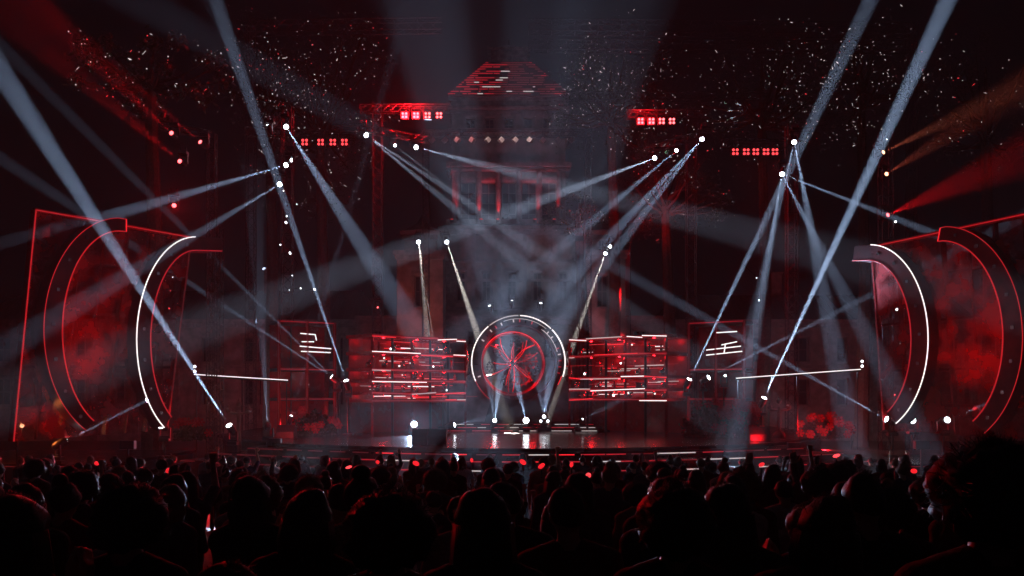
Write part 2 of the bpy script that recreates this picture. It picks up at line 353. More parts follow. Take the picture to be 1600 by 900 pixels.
arc_strip(wh, cw, Ro*.97, DW-.02, R(-30), R(-18), .03, 'led_r')
c2 = P(801, 568, DW+.6); r2 = 50/1400*DW
c2 = Vector((c2.x, DW+.6, c2.z))
w2 = thing('spoked_wheel', (c2.x, DW+.6, DECK+.9), 'red spoked clockwork wheel hanging inside the white rimmed ring', 'wheel')
b = MB(); ring(b, c2, r2*.93, r2*1.03, c2.y, c2.y+.3); b.build('rim', 'redgloss', w2)
for a0, a1, m in ((30, 150, 'led_r'), (150, 200, 'led_r2'), (-60, 30, 'led_r2'), (200, 300, 'led_r3')): arc_strip(w2, c2, r2*1.0, c2.y-.03, R(a0), R(a1), .022, m)
random.seed(5)
for k in range(17):
    a = 2*PI*k/17+random.uniform(-.16, .16); sp = MB()
    rr = r2*random.uniform(.55, .95); bend = random.uniform(-.6, .6)
    pts = [Vector((c2.x+rr*t*math.cos(a+bend*t), c2.y-.06-.28*math.sin(PI*t), c2.z+rr*t*math.sin(a+bend*t))) for t in (.12, .35, .6, .8, 1)]
    sp.tube(pts, [.07, .035, .028, .03, .06], 6); so = sp.build('spoke', 'redgloss', w2, smooth=True)
    e = MB(); e.tube([p+Vector((0, -.085, .02)) for p in pts], .013, 5); e.build('spoke_light', 'led_r' if k % 2 else 'led_r2', so)
    e = MB(); e.ball(pts[-1], .06); e.build('tip', 'chrome', so, smooth=True)
b = MB(); b.ball((c2.x, c2.y-.15, c2.z), (.28, .25, .28), 14, 10); ring(b, c2, .3, .36, c2.y-.2, c2.y-.1, n=24); b.build('hub', 'chrome', w2, smooth=True)
for (dx, dz, rr) in ((.95, .1, .42), (-.2, -1.0, .36), (.5, -.75, .5), (-.75, .75, .3), (.2, 1.1, .34), (-1.15, -.2, .3), (1.25, -.35, .28)):
    b = MB(); cc = Vector((c2.x+dx, c2.y-.2, c2.z+dz)); ring(b, cc, rr*.8, rr*.9, cc.y, cc.y+.08, n=24)
    for k in range(12):
        a = 2*PI*k/12; b.box((cc.x+rr*.97*math.cos(a), cc.y+.04, cc.z+rr*.97*math.sin(a)), (.1, .07, .1), Matrix.Rotation(-a, 3, 'Y'))
    for k in range(3): a = PI*k/3; b.bar((cc.x-rr*.8*math.cos(a), cc.y+.04, cc.z-rr*.8*math.sin(a)), (cc.x+rr*.8*math.cos(a), cc.y+.04, cc.z+rr*.8*math.sin(a)), .05)
    b.build('gear', 'chrome' if rr < .4 else 'redgloss', w2)
b = MB(); b.bar((c2.x, c2.y+.2, c2.z), (c2.x, DW+2.4, c2.z), .2); b.bar((c2.x, DW+2.4, DECK), (c2.x, DW+2.4, c2.z+.2), .3); b.build('axle_stand', 'black', w2)
for k in range(26):
    a = R(-15+k*8.6); rr = Ro*.89; b = MB(); b.box((cw.x+rr*math.cos(a), DW-.03, cw.z+rr*math.sin(a)), (.16, .05, .07), Matrix.Rotation(-a, 3, 'Y')); b.build('stud', random.choice(['chrome', 'chrome', 'led_r2', 'led_w2']), wh)
pl = MB(); pl.prism([(cw.x-1.9, DW-.3, DECK+.4), (cw.x+1.9, DW-.3, DECK+.4), (cw.x+1.5, DW-.3, cw.z-Ro*.80), (cw.x-1.5, DW-.3, cw.z-Ro*.80)], (0, 2.2, 0)); pl.build('plinth', 'scen', wh)
for sx in (-1, 1):
    b = MB(); x = cw.x+sx*(Ro+.14)
    for k in range(5): b.box((x+sx*.1*(k % 2), DW+.2, cw.z-.9+k*.42), (.24, .3, .34), Matrix.Rotation(.2*(k-2), 3, 'Y'))
    b.tube([(x+sx*.15, DW, cw.z-1.4), (x+sx*.22, DW-.1, cw.z-.6), (x+sx*.05, DW-.1, cw.z+.1), (x+sx*.2, DW, cw.z+.8)], [.05, .09, .06, .1], 7)
    b.build('side_ornament', 'chrome', wh, bevel=.02)

for dx, dz in ((-1.1, -.9), (1.0, .9), (1.1, -1.1), (-1, 1.1)): lamp('POINT', 'glow', (c2.x+dx, c2.y-.75, c2.z+dz), w2, 55, RED, rad=.08)  # bare point lights added to brighten the wheel
# ---------------------------------------------------------------- tiered LED platforms beside the wheel
class VP:
    """vertical plane through two plan points; maps a sight line to the point where it meets the plane"""
    def __init__(s, x0, d0, x1, d1):
        s.a = Vector((px(x0, d0), d0)); s.b = Vector((px(x1, d1), d1)); s.u = (s.b-s.a).normalized(); s.n = Vector((s.u.y, -s.u.x))
        if s.n.y > 0: s.n = -s.n
    def __call__(s, x, y, off=0):
        k = (x-800)/1400; D_ = s.b-s.a; t = (k*s.a.y-s.a.x)/(D_.x-k*D_.y); q = s.a+D_*t
        z = CH+(620-y)/1400*q.y; q = q+s.n*off; return Vector((q.x, q.y, z))
def tiers(label, xo, xi, do, di, shelves, seed, deckz=DECK):
    random.seed(seed); pl = VP(xo, do, xi, di); xl, xr = min(xo, xi), max(xo, xi)
    base = pl((xo+xi)/2, 620); t = thing('tiered_platform', (base.x, base.y, deckz), label, 'platform', 'tiered light platforms beside the ring gate')
    zt = [CH+(620-y)/1400*do for y in shelves]
    A = pl(xo, 620); B = pl(xi, 620); n3 = Vector((pl.n.x, pl.n.y, 0))
    for z in zt:
        b = MB(); a, c = Vector((A.x, A.y, z)), Vector((B.x, B.y, z))
        b.prism([a, c, c-n3*2.2, a-n3*2.2], (0, 0, -.16)); b.build('shelf', 'redgloss', t)
        tpos = 0
        L = (c-a).length
        while tpos < 1:
            l = random.uniform(.12, .6); q = min(1, tpos+l)
            if random.random() < .9:
                e = MB(); e.bar(a.lerp(c, tpos)+n3*.03+Vector((0, 0, random.choice([-.03, -.13]))), a.lerp(c, q)+n3*.03+Vector((0, 0, random.choice([-.03, -.03, -.13]))), .035, .04)
                e.build('light_strip', random.choice(['led_w', 'led_w', 'led_w2', 'led_r', 'led_r2']), t)
            tpos = q+random.choice([0, .01, .05])
        e = MB(); e.bar(a+n3*.03-Vector((0, 0, .08)), c+n3*.03-Vector((0, 0, .08)), .03, .03); e.build('light_strip', 'led_r2', t)
    ztop, zbot = zt[0], deckz+.003
    for k in range(6):
        p = A.lerp(B, k/5); b = MB(); b.bb((p.x-.06, p.y+.1, zbot), (p.x+.06, p.y+.22, ztop-.17)); b.build('post', 'redgloss' if k in (0, 2, 5) else 'black', t)
    b = MB(); a, c = A-n3*1.9, B-n3*1.9; b.prism([Vector((a.x, a.y, zbot)), Vector((c.x, c.y, zbot)), Vector((c.x, c.y, ztop-.17)), Vector((a.x, a.y, ztop-.17))], tuple(-n3*.1)); b.build('back_panel', 'redgloss', t)
    for i in range(len(zt)-1):
        for s_ in (.2, .55, .85):
            q = A.lerp(B, s_)-n3*.7; lamp('POINT', 'glow', (q.x, q.y, zt[i]-.22), t, 17, RED, rad=.06)  # bare point lights added to redden shelves and back panel
        zc = (zt[i]-.16+zt[i+1])/2
        for k in range(11):
            s0 = random.uniform(0, .85); q0 = A.lerp(B, s0)-n3*random.uniform(.05, 1.6); q1 = q0+(B-A)*random.uniform(.04, .34); zz = zc+random.uniform(-.3, .3)*(zt[i]-.16-zt[i+1])
            e = MB(); e.bar(Vector((q0.x, q0.y, zz)), Vector((q1.x, q1.y, zz)), .02, random.choice([.014, .018, .025, .04])); e.build('light_strip', random.choice(['led_r', 'led_r', 'led_r2', 'led_r2', 'led_w2', 'led_w']), t)
    # props and small lamps on the shelves
    for i in range(len(zt)-1):
        zf = zt[i+1]; gap = zt[i]-.16-zf
        if gap < .3: continue
        for k in range(7):
            s_ = (k+random.uniform(.1, .9))/7; p = A.lerp(B, s_)-n3*random.uniform(.15, .9); kind = random.random(); hgt = min(gap*.8, random.uniform(.35, .9)); b = MB()
            p.z = zf
            if kind < .5:
                b.tube([p, p+Vector((0, 0, hgt*.25)), p+Vector((.02, 0, hgt*.5)), p+Vector((0, 0, hgt*.75)), p+Vector((0, 0, hgt))], [.14, .05, .12, .04, .09], 8); b.build('urn', random.choice(['redgloss', 'chrome']), t, smooth=True)
            elif kind < .6:
                b.bb((p.x-.14, p.y-.1, zf+.002), (p.x+.14, p.y+.1, zf+hgt*.7)); b.bb((p.x-.18, p.y-.13, zf+hgt*.7), (p.x+.18, p.y+.13, zf+hgt*.78)); b.build('box', 'scen', t)
            else:
                b.ball(p+Vector((0, 0, .16)), .16); b.ball(p+Vector((.1, -.05, .32)), .1); b.build('carved_ball', 'chrome', t, smooth=True)
            if random.random() < .55:
                e = MB(); e.ball(p+Vector((random.uniform(-.15, .15), -.16, random.uniform(.1, gap*.8))), random.uniform(.03, .06), 6, 4); e.build('small_lamp', random.choice(['lens2', 'led_r', 'led_w']), t)
    return t, pl
TL, pL = tiers('tiered platform of red shelves edged with white light strips left of the ring gate', 581, 727, 44.5, 49, (521, 548, 574, 592, 612, 624), 3)
TR, pR = tiers('tiered platform of red shelves edged with white light strips right of the ring gate', 1042, 890, 44.5, 49, (521, 549, 586, 606, 622), 4)
# outer frames with short white bars, and the long thin light bars
def outer(label, xo, xi, do, di, bars, seed):
    random.seed(seed); pl = VP(xo, do, xi, di); A = pl(xo, 620); B = pl(xi, 620); t = thing('scaffold_bay', (pl((xo+xi)/2, 620).x, (do+di)/2, -.5), label, 'scaffold', 'scaffold bays at the ends of the stage')
    zt = CH+(620-500)/1400*do; n3 = Vector((pl.n.x, pl.n.y, 0))
    for p in (A, A.lerp(B, .5), B):
        b = MB(); b.bar((p.x, p.y, -.49), (p.x, p.y, zt), .14); b.build('post', 'redgloss', t)
        e = MB(); e.bar((p.x, p.y-.09, 1.6), (p.x, p.y-.09, zt), .025); e.build('light_strip', 'led_r3', t)
    for z in (zt, CH+(620-575)/1400*do, CH+(620-622)/1400*do):
        b = MB(); b.prism([Vector((A.x, A.y, z)), Vector((B.x, B.y, z)), Vector((B.x, B.y, z))-n3*1.6, Vector((A.x, A.y, z))-n3*1.6], (0, 0, -.14)); b.build('platform_board', 'scen', t)
        e = MB(); e.bar(Vector((A.x, A.y, z-.05))+n3*.03, Vector((B.x, B.y, z-.05))+n3*.03, .03); e.build('light_strip', 'led_r2', t)
    b = MB(); a, c = A-n3*1.5, B-n3*1.5; b.prism([Vector((a.x, a.y, 0)), Vector((c.x, c.y, 0)), Vector((c.x, c.y, zt-.15)), Vector((a.x, a.y, zt-.15))], tuple(-n3*.08)); b.build('back_panel', 'redgloss', t)
    for (x0, y0, x1, y1) in bars:
        e = MB(); e.bar(pl(x0, y0, .05), pl(x1, y1, .05), .045); e.build('light_bar', 'led_w', t)
outer('scaffold bay with three short white light bars left of the tiered platforms', 436, 523, 44, 45.5, [(469, 521, 492, 523), (471, 534, 490, 534), (468, 541, 517, 545), (470, 549, 516, 551), (492, 523, 494, 532)], 1)
outer('scaffold bay with crossing white light bars right of the tiered platforms', 1162, 1076, 44, 45.5, [(1120, 520, 1152, 518), (1128, 539, 1152, 534), (1104, 547, 1158, 541), (1104, 555, 1160, 549), (1134, 537, 1132, 551)], 2)
for (a, b_, lab) in (((303, 585), (450, 594), 'long thin white light bar on stands left of the scaffold'), ((1150, 591), (1345, 577), 'long thin white light bar on stands right of the scaffold')):
    p, q = P(*a, 41 if a[0] < 800 else 42), P(*b_, 42 if a[0] < 800 else 41)
    t = thing('light_bar', (p.x, p.y, -.5), lab, 'light bar', 'long light bars')
    e = MB(); e.bar(p, q, .04, .035); e.build('tube', 'led_w', t)
    e = MB(); e.bar(p+Vector((0, .09, -.06)), q+Vector((0, .09, -.06)), .09, .08); e.build('rail', 'black', t)
    for s_ in (.02, .5, .98):
        w = p.lerp(q, s_); e = MB(); e.tube([(w.x, w.y+.08, -.49), (w.x, w.y+.08, w.z-.08)], .03); e.build('stand', 'black', t)
    w = q if b_[0] > 1000 else p
    for k in range(2): e = MB(); e.ball(w+Vector((.05, -.03, .14+.22*k)), .06, 8, 6); e.build('end_lamp', 'lens2', t)

# ---------------------------------------------------------------- side gates: gauze wall + C arches
def arch_pts(pl, cx, cy, a, b, t0, t1, off, n=48, side=-1, top=0, fl=0):
    pts = []
    for k in range(n+1):
        t = t0+(t1-t0)*k/n; pts.append(pl(cx+side*a*math.cos(t), cy-b*math.sin(t), off))
    return pts
def gate(label, xa, da, xb, db, top, side, rings, lean):
    pl = VP(xa, da, xb, db); m = pl((xa+xb)/2, 620)
    t = thing('side_gate', (m.x, m.y, -.5), label, 'gate', 'leaning gates with curved arches')
    (x0, y0), (x1, y1) = top; (bx0, by0), (bx1, by1) = lean
    q = [pl(x0, y0), pl(x1, y1), pl(bx1, by1), pl(bx0, by0)]; n3 = Vector((pl.n.x, pl.n.y, 0))
    b = MB(); b.prism([v-n3*.05 for v in q], tuple(-n3*.02)); b.build('gauze_screen', 'gauze', t)
    for i in range(4):
        if i == 2: continue
        b = MB(); b.bar(q[i]-n3*.15, q[(i+1) % 4]-n3*.15, .16); b.build('frame_beam', 'redgloss', t)
        e = MB(); e.bar(q[i]-n3*.02, q[(i+1) % 4]-n3*.02, .035 if i != 1 else .02); e.build('edge_light', 'led_g' if i != 1 else 'led_r3', t)
    for k in range(1, 7):
        a_, b2 = q[0].lerp(q[1], k/7), q[3].lerp(q[2], k/7); b = MB(); b.bar(a_-n3*.22, b2-n3*.22, .07 if k % 2 else .14); b.build('mullion', 'black', t)
    for k in (.2, .43, .68, .86):
        b = MB(); b.bar(q[0].lerp(q[3], k)-n3*.3, q[1].lerp(q[2], k)-n3*.3, .09); b.build('crossbar', 'black', t)
    for (cx, cy, a, b_, ai, bi, cxi, cyi, hi, off, white, ext) in rings:
        T0, T1 = R(90), R(-hi); n = 48
        o = arch_pts(pl, cx, cy, a, b_, T0, T1, off, side=side); i_ = arch_pts(pl, cxi, cyi, ai, bi, T0, T1, off, side=side)
        o = [pl(cx-side*ext, cy-b_+2, off)]+o; i_ = [pl(cxi-side*ext, cyi-bi+1, off)]+i_
        ob = [v-n3*.8 for v in o]; ib = [v-n3*.8 for v in i_]
        mb = MB(); mb.sweep(o, i_, ob, ib); ar = mb.build('arch', 'band', t)
        e = MB(); e.tube([v+n3*.03 for v in o[1 if white else 0:]], .021 if white else .015, 6); e.build('arch_light', 'led_w' if white else 'led_g', ar)
        e = MB(); e.tube([v+n3*.03 for v in i_], .022, 6); e.build('arch_light', 'led_r2' if white else 'led_g', ar)
        e = MB(); e.tube([v-n3*.03 for v in ib], .018, 6); e.build('arch_light', 'led_r3', ar)
        if not white:
            e = MB(); e.tube([o[0]+n3*.03, i_[0]+n3*.03], .022, 6); e.build('arch_light', 'led_r', ar)
        for k in range(4, len(o)-1, 6): e = MB(); e.bar(o[k].lerp(i_[k], .5)-n3*.01, o[k].lerp(i_[k], .5)+n3*.04, .12); e.build('bolt', 'chrome', ar)
    return t, pl
# (outer cx cy a b, inner a b cx cy, lower angle, offset, white outer, straight end)
GL, gpl = gate('tall leaning gate of red gauze with two curved arches at the left edge', 55, 31, 300, 36.5, ((57, 328), (300, 371)), -1,
     [(172, 516, 117, 173, 88, 155, 172, 518, 64, .5, False, 12), (292, 532, 92, 160, 70, 140, 292, 533, 58, .5, True, 42)], ((22, 690), (262, 672)))
GR, gpr = gate('tall leaning gate of red gauze with two curved arches at the right edge', 1345, 37, 1640, 30, ((1640, 326), (1360, 386)), 1,
     [(1375, 530, 90, 146, 66, 124, 1372, 532, 64, .5, True, 26), (1492, 528, 121, 172, 94, 150, 1488, 528, 60, .5, False, 8)], ((1665, 690), (1380, 672)))
# warm niche lamp at the foot of the left gate
t = thing('niche_lamp', gpl(42, 690, -.6), 'small amber lamp glowing on a post at the foot of the left gate', 'lamp')
b = MB(); q = gpl(42, 690, -.6); b.tube([(q.x, q.y, -.45), (q.x, q.y, 2.0)], .05); b.ball((q.x, q.y, 2.1), (.16, .16, .34)); b.build('post', 'black', t)
e = MB(); e.ball((q.x+.22, q.y-.1, 2.2), .07); e.build('bulb', 'lenso', t); lamp('POINT', 'glow', (q.x+.25, q.y+.6, 2.4), t, 260, (1, .22, .04), rad=.1)

# ---------------------------------------------------------------- trusses
def truss(p, q, w, label, group='aluminium lighting trusses', bays=None, name='lighting_truss'):
    p = Vector(p); q = Vector(q); a, b, d = frame_of(q-p); L = (q-p).length; n = bays or max(2, int(L/w)); t = thing(name, p, label, 'truss', group)
    cs = [(-a-b)*w/2, (a-b)*w/2, (a+b)*w/2, (-a+b)*w/2]
    for c_ in cs:
        m = MB(); m.tube([p+c_, q+c_], .03, 6); m.build('chord', 'alu', t)
    m = MB()
    for k in range(n):
        s0, s1 = p.lerp(q, k/n), p.lerp(q, (k+1)/n)
        for i in range(4):
            c0, c1 = cs[i], cs[(i+1) % 4]
            m.tube([s0+c0, s1+c1], .016, 4)
            if k % 2 == 0: m.tube([s0+c0, s0+c1], .016, 4)
    m.build('lacing', 'alu', t); return t
def tower(x, y, d, label):
    p = P(x, y, d); return truss((p.x, p.y, -.5), p, .5, label, 'upright truss towers', name='truss_tower')
tower(449, 168, 46, 'upright truss tower carrying lamps left of the stage'); tower(1237, 196, 46, 'upright truss tower carrying lamps right of the stage')
tower(590, 160, 50, 'dark upright truss tower left of the palace tower'); tower(1080, 168, 50, 'dark upright truss tower right of the palace tower')
tower(1384, 205, 42, 'upright truss tower beside the right gate'); tower(338, 356, 42, 'short upright truss tower behind the left gate')
tower(1424, 36, 56, 'tallest upright truss tower behind the right gate'); tower(392, 40, 56, 'tallest upright truss tower left of the tree')
truss(P(458, 210, 46), P(556, 212, 46), .4, 'short truss with four red floods at the top of the left truss tower')
truss(P(1128, 224, 46), P(1228, 226, 46), .4, 'short truss with five red floods at the top of the right truss tower')
truss(P(563, 170, 49.4), P(704, 170, 49.4), .4, 'short truss with four bright red floods left of the palace tower')
truss(P(980, 179, 49.4), P(1108, 179, 49.4), .4, 'short truss with four bright red floods right of the palace tower')
truss(P(560, 200, 48), P(668, 218, 48), .35, 'short truss with white beam lamps below the left red floods')
truss(P(1112, 205, 48), P(1008, 236, 48), .35, 'short truss with white beam lamps below the right red floods')
truss(P(660, 209, 58), P(925, 209, 58), .4, 'long truss with a row of square lanterns across the palace tower')
for x in (664, 920): 
    p = P(x, 209, 58); truss((p.x, p.y+.6, -.5), (p.x, p.y+.6, p.z+.3), .4, 'slim upright truss carrying the %s end of the lantern truss' % ('left' if x < 800 else 'right'), 'upright truss towers', name='truss_tower')
truss(P(826, 42, 55), P(1424, 48, 55), .7, 'highest roof truss to the right of the palace tower'); truss(P(826, 72, 57), P(1424, 74, 57), .6, 'second roof truss just below the highest one on the right')
truss(P(392, 44, 55), P(690, 40, 55), .7, 'highest roof truss to the left of the palace tower'); truss(P(884, 152, 60), P(1200, 150, 60), .5, 'low roof truss in front of the right trees')
truss(P(446, 172, 46), P(418, 198, 44), .3, 'short slanting truss at the head of the left truss tower')
p = P(449, 232, 46)
truss((px(385, 46), 46, P(0, 206, 46).z), (px(446, 46), 46, P(0, 206, 46).z), .4, 'stub of truss with side lamps sticking out left of the left truss tower')

# ---------------------------------------------------------------- lamp fixtures
BP = 7.2e5
def fixture(x, y, d, beams, label, mount='floor', col=BLUE, group='moving head beam lamps', r=.12, lens='lens', floor=None, toward=None):
    p = P(x, y, d)
    tg = P(*beams[0][:3]) if beams else P(*toward)
    D_ = (tg-p).normalized()
    # lens faces partly along the beam and partly to the seats, as an upright barrel would show
    base = p+Vector((0, .25, 0)); fz = floor if floor is not None else -.5
    t = thing('beam_lamp', (base.x, base.y, fz if mount == 'floor' else base.z), label, 'stage lamp', group)
    c = p-D_*.32
    h = MB(); h.tube([p+D_*.01, p-D_*.12, p-D_*.3, p-D_*.46, p-D_*.52], [r+.035, r+.03, r+.03, r*.95, r*.5], 14); h.build('head', 'black', t, smooth=False)
    e = MB(); e.tube([p+D_*.012, p+D_*.03, p+D_*.045], [r, r*.8, r*.1], 14); e.build('lens', lens, t, smooth=True)
    a = Vector((D_.y, -D_.x, 0)); a = a.normalized() if a.length > .1 else Vector((1, 0, 0)); s = -1 if mount == 'floor' else 1
    y_ = MB(); k = r+.09
    for q in (-1, 1): y_.bar(c+a*q*k, c+a*q*k+Vector((0, 0, s*.38)), .05, .1)
    y_.bar(c+a*-k*1.1+Vector((0, 0, s*.38)), c+a*k*1.1+Vector((0, 0, s*.38)), .06, .1); y_.build('yoke', 'black', t)
    bz = c+Vector((0, 0, s*.47)); b = MB(); b.box(bz, (.38, .34, .14)); b.build('base', 'black', t, bevel=.02)
    if mount == 'floor' and bz.z-.08 > fz+.05:
        b = MB(); n = bz.z-.073-fz
        if n < .5: b.box((bz.x, bz.y, fz+n/2), (.5, .45, n)); b.build('flight_case', 'black', t)
        else:
            b.tube([(bz.x, bz.y, fz), (bz.x, bz.y, bz.z-.073)], .045, 8); b.box((bz.x, bz.y, fz+.03), (.5, .5, .05)); b.build('stand', 'black', t)
    if mount == 'hang':
        b = MB()
        for q in (-.12, .12): b.tube([bz+Vector((q, 0, .07)), bz+Vector((q, 0, .26))], .025, 6)
        b.build('clamp', 'alu', t)
    for (tx, ty, td, pw, an, *cc) in beams:
        T = P(tx, ty, td); dd = (T-p).normalized(); lamp('SPOT', 'beam', p+dd*.06, t, pw*BP, cc[0] if cc else col, T, an*.74 if an < 10 else an, .6 if an < 10 else 1, .012)
    return t
F = fixture
F(358, 665, 36, [(0, 110, 27, 11, 4.2)], 'lamp on the left platform throwing a thick pale beam to the upper left corner', floor=DECK-.5)
F(252, 665, 35, [(0, 515, 25, 4.5, 3.6)], 'lamp at the foot of the white arch with a thin beam going left', floor=DECK-.5)
F(418, 665, 37, [(396, 300, 160, 3, 2.6)], 'lamp on the floor with a thin beam rising almost straight up', floor=DECK-.5)
F(103, 689, 32, [(500, 490, 40, 2.6, 3.6), (-20, 742, 24, 3.2, 4)], 'lamp at the foot of the leftmost arch with beams to both sides', floor=DECK-.5)
F(541, 595, 44, [(440, 300, 40, 10, 3.2)], 'lamp on a tall stand by the left scaffold and a bright streak rising left', floor=DECK)
F(519, 589, 43.5, [(270, 425, 43, 3.2, 3.2), (330, 400, 44, 3.0, 2.8)], 'lamp at the end of the left scaffold with two beams fanning to the left', floor=-.5)
F(455, 650, 41, [(560, 280, 40, 1.3, 2.6)], 'small lamp by the left red bush with a faint beam rising right', floor=DECK, r=.07, lens='lens2')
F(447, 198, 45, [(640, 500, 28, 3.2, 3.6)], 'topmost lamp of the left truss tower with a long beam slanting down right', 'hang')
F(456, 250, 45, [(572, 545, 32, 2.6, 3.6)], 'second lamp of the left truss tower, its beam falling to the tiers', 'hang', r=.08)
F(447, 258, 44.6, [(180, 335, 34, 3.4, 3.6)], 'lamp on the left truss tower with a beam going out level to the left', 'hang')
F(437, 288, 44.4, [(325, 355, 36, 1.8, 3.0)], 'lowest lamp of the left truss tower with a short beam to the lower left', 'hang')
F(418, 196, 44, [(310, -20, 42, .4, 5)], 'lamp on the slanting truss with a soft beam to the top edge', 'hang', r=.07, lens='lens2')
F(572, 211, 48, [(870, 410, 36, 2.8, 2.8), (800, 400, 36, 2.6, 2.8)], 'leftmost white lamp under the left red floods with twin beams crossing the tower', 'hang', col=COOL)
F(617, 227, 48, [(760, 340, 40, .8, 2.6)], 'middle white lamp under the left red floods with a faint beam', 'hang', col=COOL, r=.08)
F(650, 230, 48, [(920, 300, 36, 2.0, 4.2)], 'rightmost white lamp under the left red floods with a flat wide beam', 'hang', col=COOL)
F(1097, 217, 48, [(850, 480, 34, 3.6, 3.4), (900, 470, 34, 3.4, 3.0)], 'outermost white lamp under the right red floods with two long beams', 'hang', col=BLUE)
F(1057, 235, 48, [(860, 400, 36, 2.6, 3)], 'middle white lamp under the right red floods with a soft beam', 'hang', r=.09)
F(1023, 247, 48, [(760, 345, 36, 3.4, 3.8)], 'innermost white lamp under the right red floods with a beam across the tower', 'hang', col=COOL)
F(1241, 222, 45, [(1195, 420, 38, 2.0, 3.2), (1285, 450, 36, 2.6, 4.2)], 'brightest lamp at the top of the right truss tower with beams spreading down', 'hang')
F(1222, 272, 44.5, [(1165, 610, 34, 3.2, 3.6), (1330, 480, 33, 1.8, 3.8), (1600, 420, 33, 3.4, 3.2)], 'second lamp of the right truss tower with three beams, one far to the right', 'hang')
F(1077, 593, 44, [(1235, 262, 40, 13, 3.4)], 'lamp on a tall stand by the right scaffold and a bright streak rising right', floor=DECK)
F(1107, 590, 43.8, [(1420, 430, 38, 3.2, 3.2)], 'lamp right of the bright streak with a long beam to the upper right', floor=DECK)
F(1133, 587, 43.6, [], 'small unlit looking lamp head tilted beside the long light bar', floor=DECK, r=.06, lens='lens2', toward=(1160, 570, 40))
F(1194, 622, 42, [(1490, -20, 34, 28, 3.4), (1425, -20, 38, 3, 4.4)], 'lamp behind the right red bush with the brightest beam rising to the top right', floor=DECK)
F(1385, 655, 36, [(1090, 490, 33, 3.2, 3.2)], 'lamp left of the right white arch with a beam to the upper left', floor=DECK-.5)
F(1426, 657, 36, [], 'lamp at the foot of the right white arch facing the seats', floor=DECK-.5, toward=(1410, 640, 20))
F(1480, 656, 34.5, [(1640, 590, 28, 3.4, 3.8)], 'lamp right of the right white arch with a beam leaving at the right edge', floor=DECK-.5)
F(773, 657, 46.8, [(788, 540, 33, 1.6, 4.0), (758, 560, 34, .6, 3.6)], 'lamp at the left foot of the ring gate with a beam straight up', floor=DECK+.1, r=.1)
F(822, 657, 46.6, [(790, 530, 33, 1.5, 4.0), (1040, 520, 42, 1.0, 5)], 'largest lamp below the ring gate with beams to the upper left and right', floor=DECK+.1, r=.15)
F(850, 651, 47, [(864, 560, 34, 1.4, 4.4), (838, 570, 34, .5, 4)], 'upper lamp of three at the right foot of the ring gate', floor=DECK+.1, r=.08)
F(845, 658, 46.8, [], 'left lower lamp of three at the right foot of the ring gate', floor=DECK+.1, r=.07, lens='lens2', toward=(845, 640, 20))
F(856, 658, 46.8, [], 'right lower lamp of three at the right foot of the ring gate', floor=DECK+.1, r=.07, lens='lens2', toward=(856, 640, 20))
F(647, 663, 44, [(660, 600, 30, .012, 90)], 'round lamp on the stage floor facing the seats left of the ring gate', floor=DECK, r=.15)
F(710, 664, 45.4, [(860, 630, 44, .12, 14), (640, 655, 42, .05, 10)], 'low lamp on the stage floor with a flat beam towards the ring gate', floor=DECK, r=.11)
F(910, 655, 46, [(990, 615, 44, .08, 12)], 'small lamp on the floor right of the ring gate with a low beam', floor=DECK, r=.05, lens='lens2')
F(765, 478, 54, [(690, 250, 50, .35, 3.6, COOL), (745, 240, 50, .25, 3.2, COOL)], 'added lamp behind the ring gate fanning two pale beams up to the left', 'hang', r=.08, lens='lens2')  # this lamp and its twin added for a pale fan above the wheel
F(845, 474, 54, [(862, 230, 50, .25, 3.2, COOL), (930, 280, 50, .35, 3.6, COOL)], 'added lamp behind the ring gate fanning two pale beams up to the right', 'hang', r=.08, lens='lens2')
F(654, 378, 62, [(676, 520, 52, 8, 3.4), (664, 480, 54, 4, 2.6)], 'lamp on the left turret with a narrow warm white beam pointing down', 'hang', col=WARM, r=.14)
F(698, 378, 62, [(752, 540, 52, 9, 3.4)], 'lamp right of the left turret with a warm white beam slanting to the ring gate', 'hang', col=WARM, r=.14)
F(953, 385, 62, [(884, 560, 52, 8, 3.2)], 'upper lamp on the right turret with a warm white beam slanting to the ring gate', 'hang', col=WARM, r=.12)
F(946, 396, 61.6, [(898, 530, 54, 7, 3.0)], 'lower lamp on the right turret just below its twin', 'hang', col=WARM, r=.12)
F(985, 378, 62, [(975, 470, 64, .12, 14, RED)], 'red lamp at the right edge of the right turret shining down its wall', 'hang', r=.08, lens='lensr')
F(590, 480, 58, [], 'small red lamp on the left tower block', 'hang', r=.06, lens='lensr', toward=(600, 500, 20))
# red and amber side beams
def G(x, y, d, b, label, lens='lensr'): return F(x, y, d, b, label, 'hang', r=.09, lens=lens, group='coloured side lamps')
G(268, 208, 38, [(195, 140, 34, .3, 9, RED)], 'upper left red side lamp with a hazy red plume')
G(313, 222, 39, [(230, 150, 36, .22, 8, RED)], 'right one of the red side lamps above the left gate')
G(281, 252, 38, [(225, 205, 35, .26, 9, RED)], 'lower red side lamp above the left gate')
G(272, 321, 38, [(285, 335, 30, .01, 40, RED)], 'lone red lamp just above the top corner of the left gate')
G(1380, 238, 41.6, [(1500, 180, 38, 0.16, 12, (1, .2, .1))], 'amber side lamp at the top of the tower by the right gate', 'lenso')
G(1385, 272, 41.6, [(1460, 225, 38, .09, 12, (1, .15, .08))], 'second amber side lamp below the top of the tower by the right gate', 'lenso')
G(1387, 336, 41.6, [(1640, 225, 34, .22, 18, RED)], 'red side lamp of the tower by the right gate with a wide red plume')
truss(P(250, 196, 38.6), P(330, 212, 39.6), .3, 'short slanting truss carrying the red side lamps above the left gate')
pq = P(326, 205, 39.5); truss((pq.x, pq.y+.4, -.5), (pq.x, pq.y+.4, pq.z), .35, 'slim dark upright truss behind the left gate', 'upright truss towers', name='truss_tower')

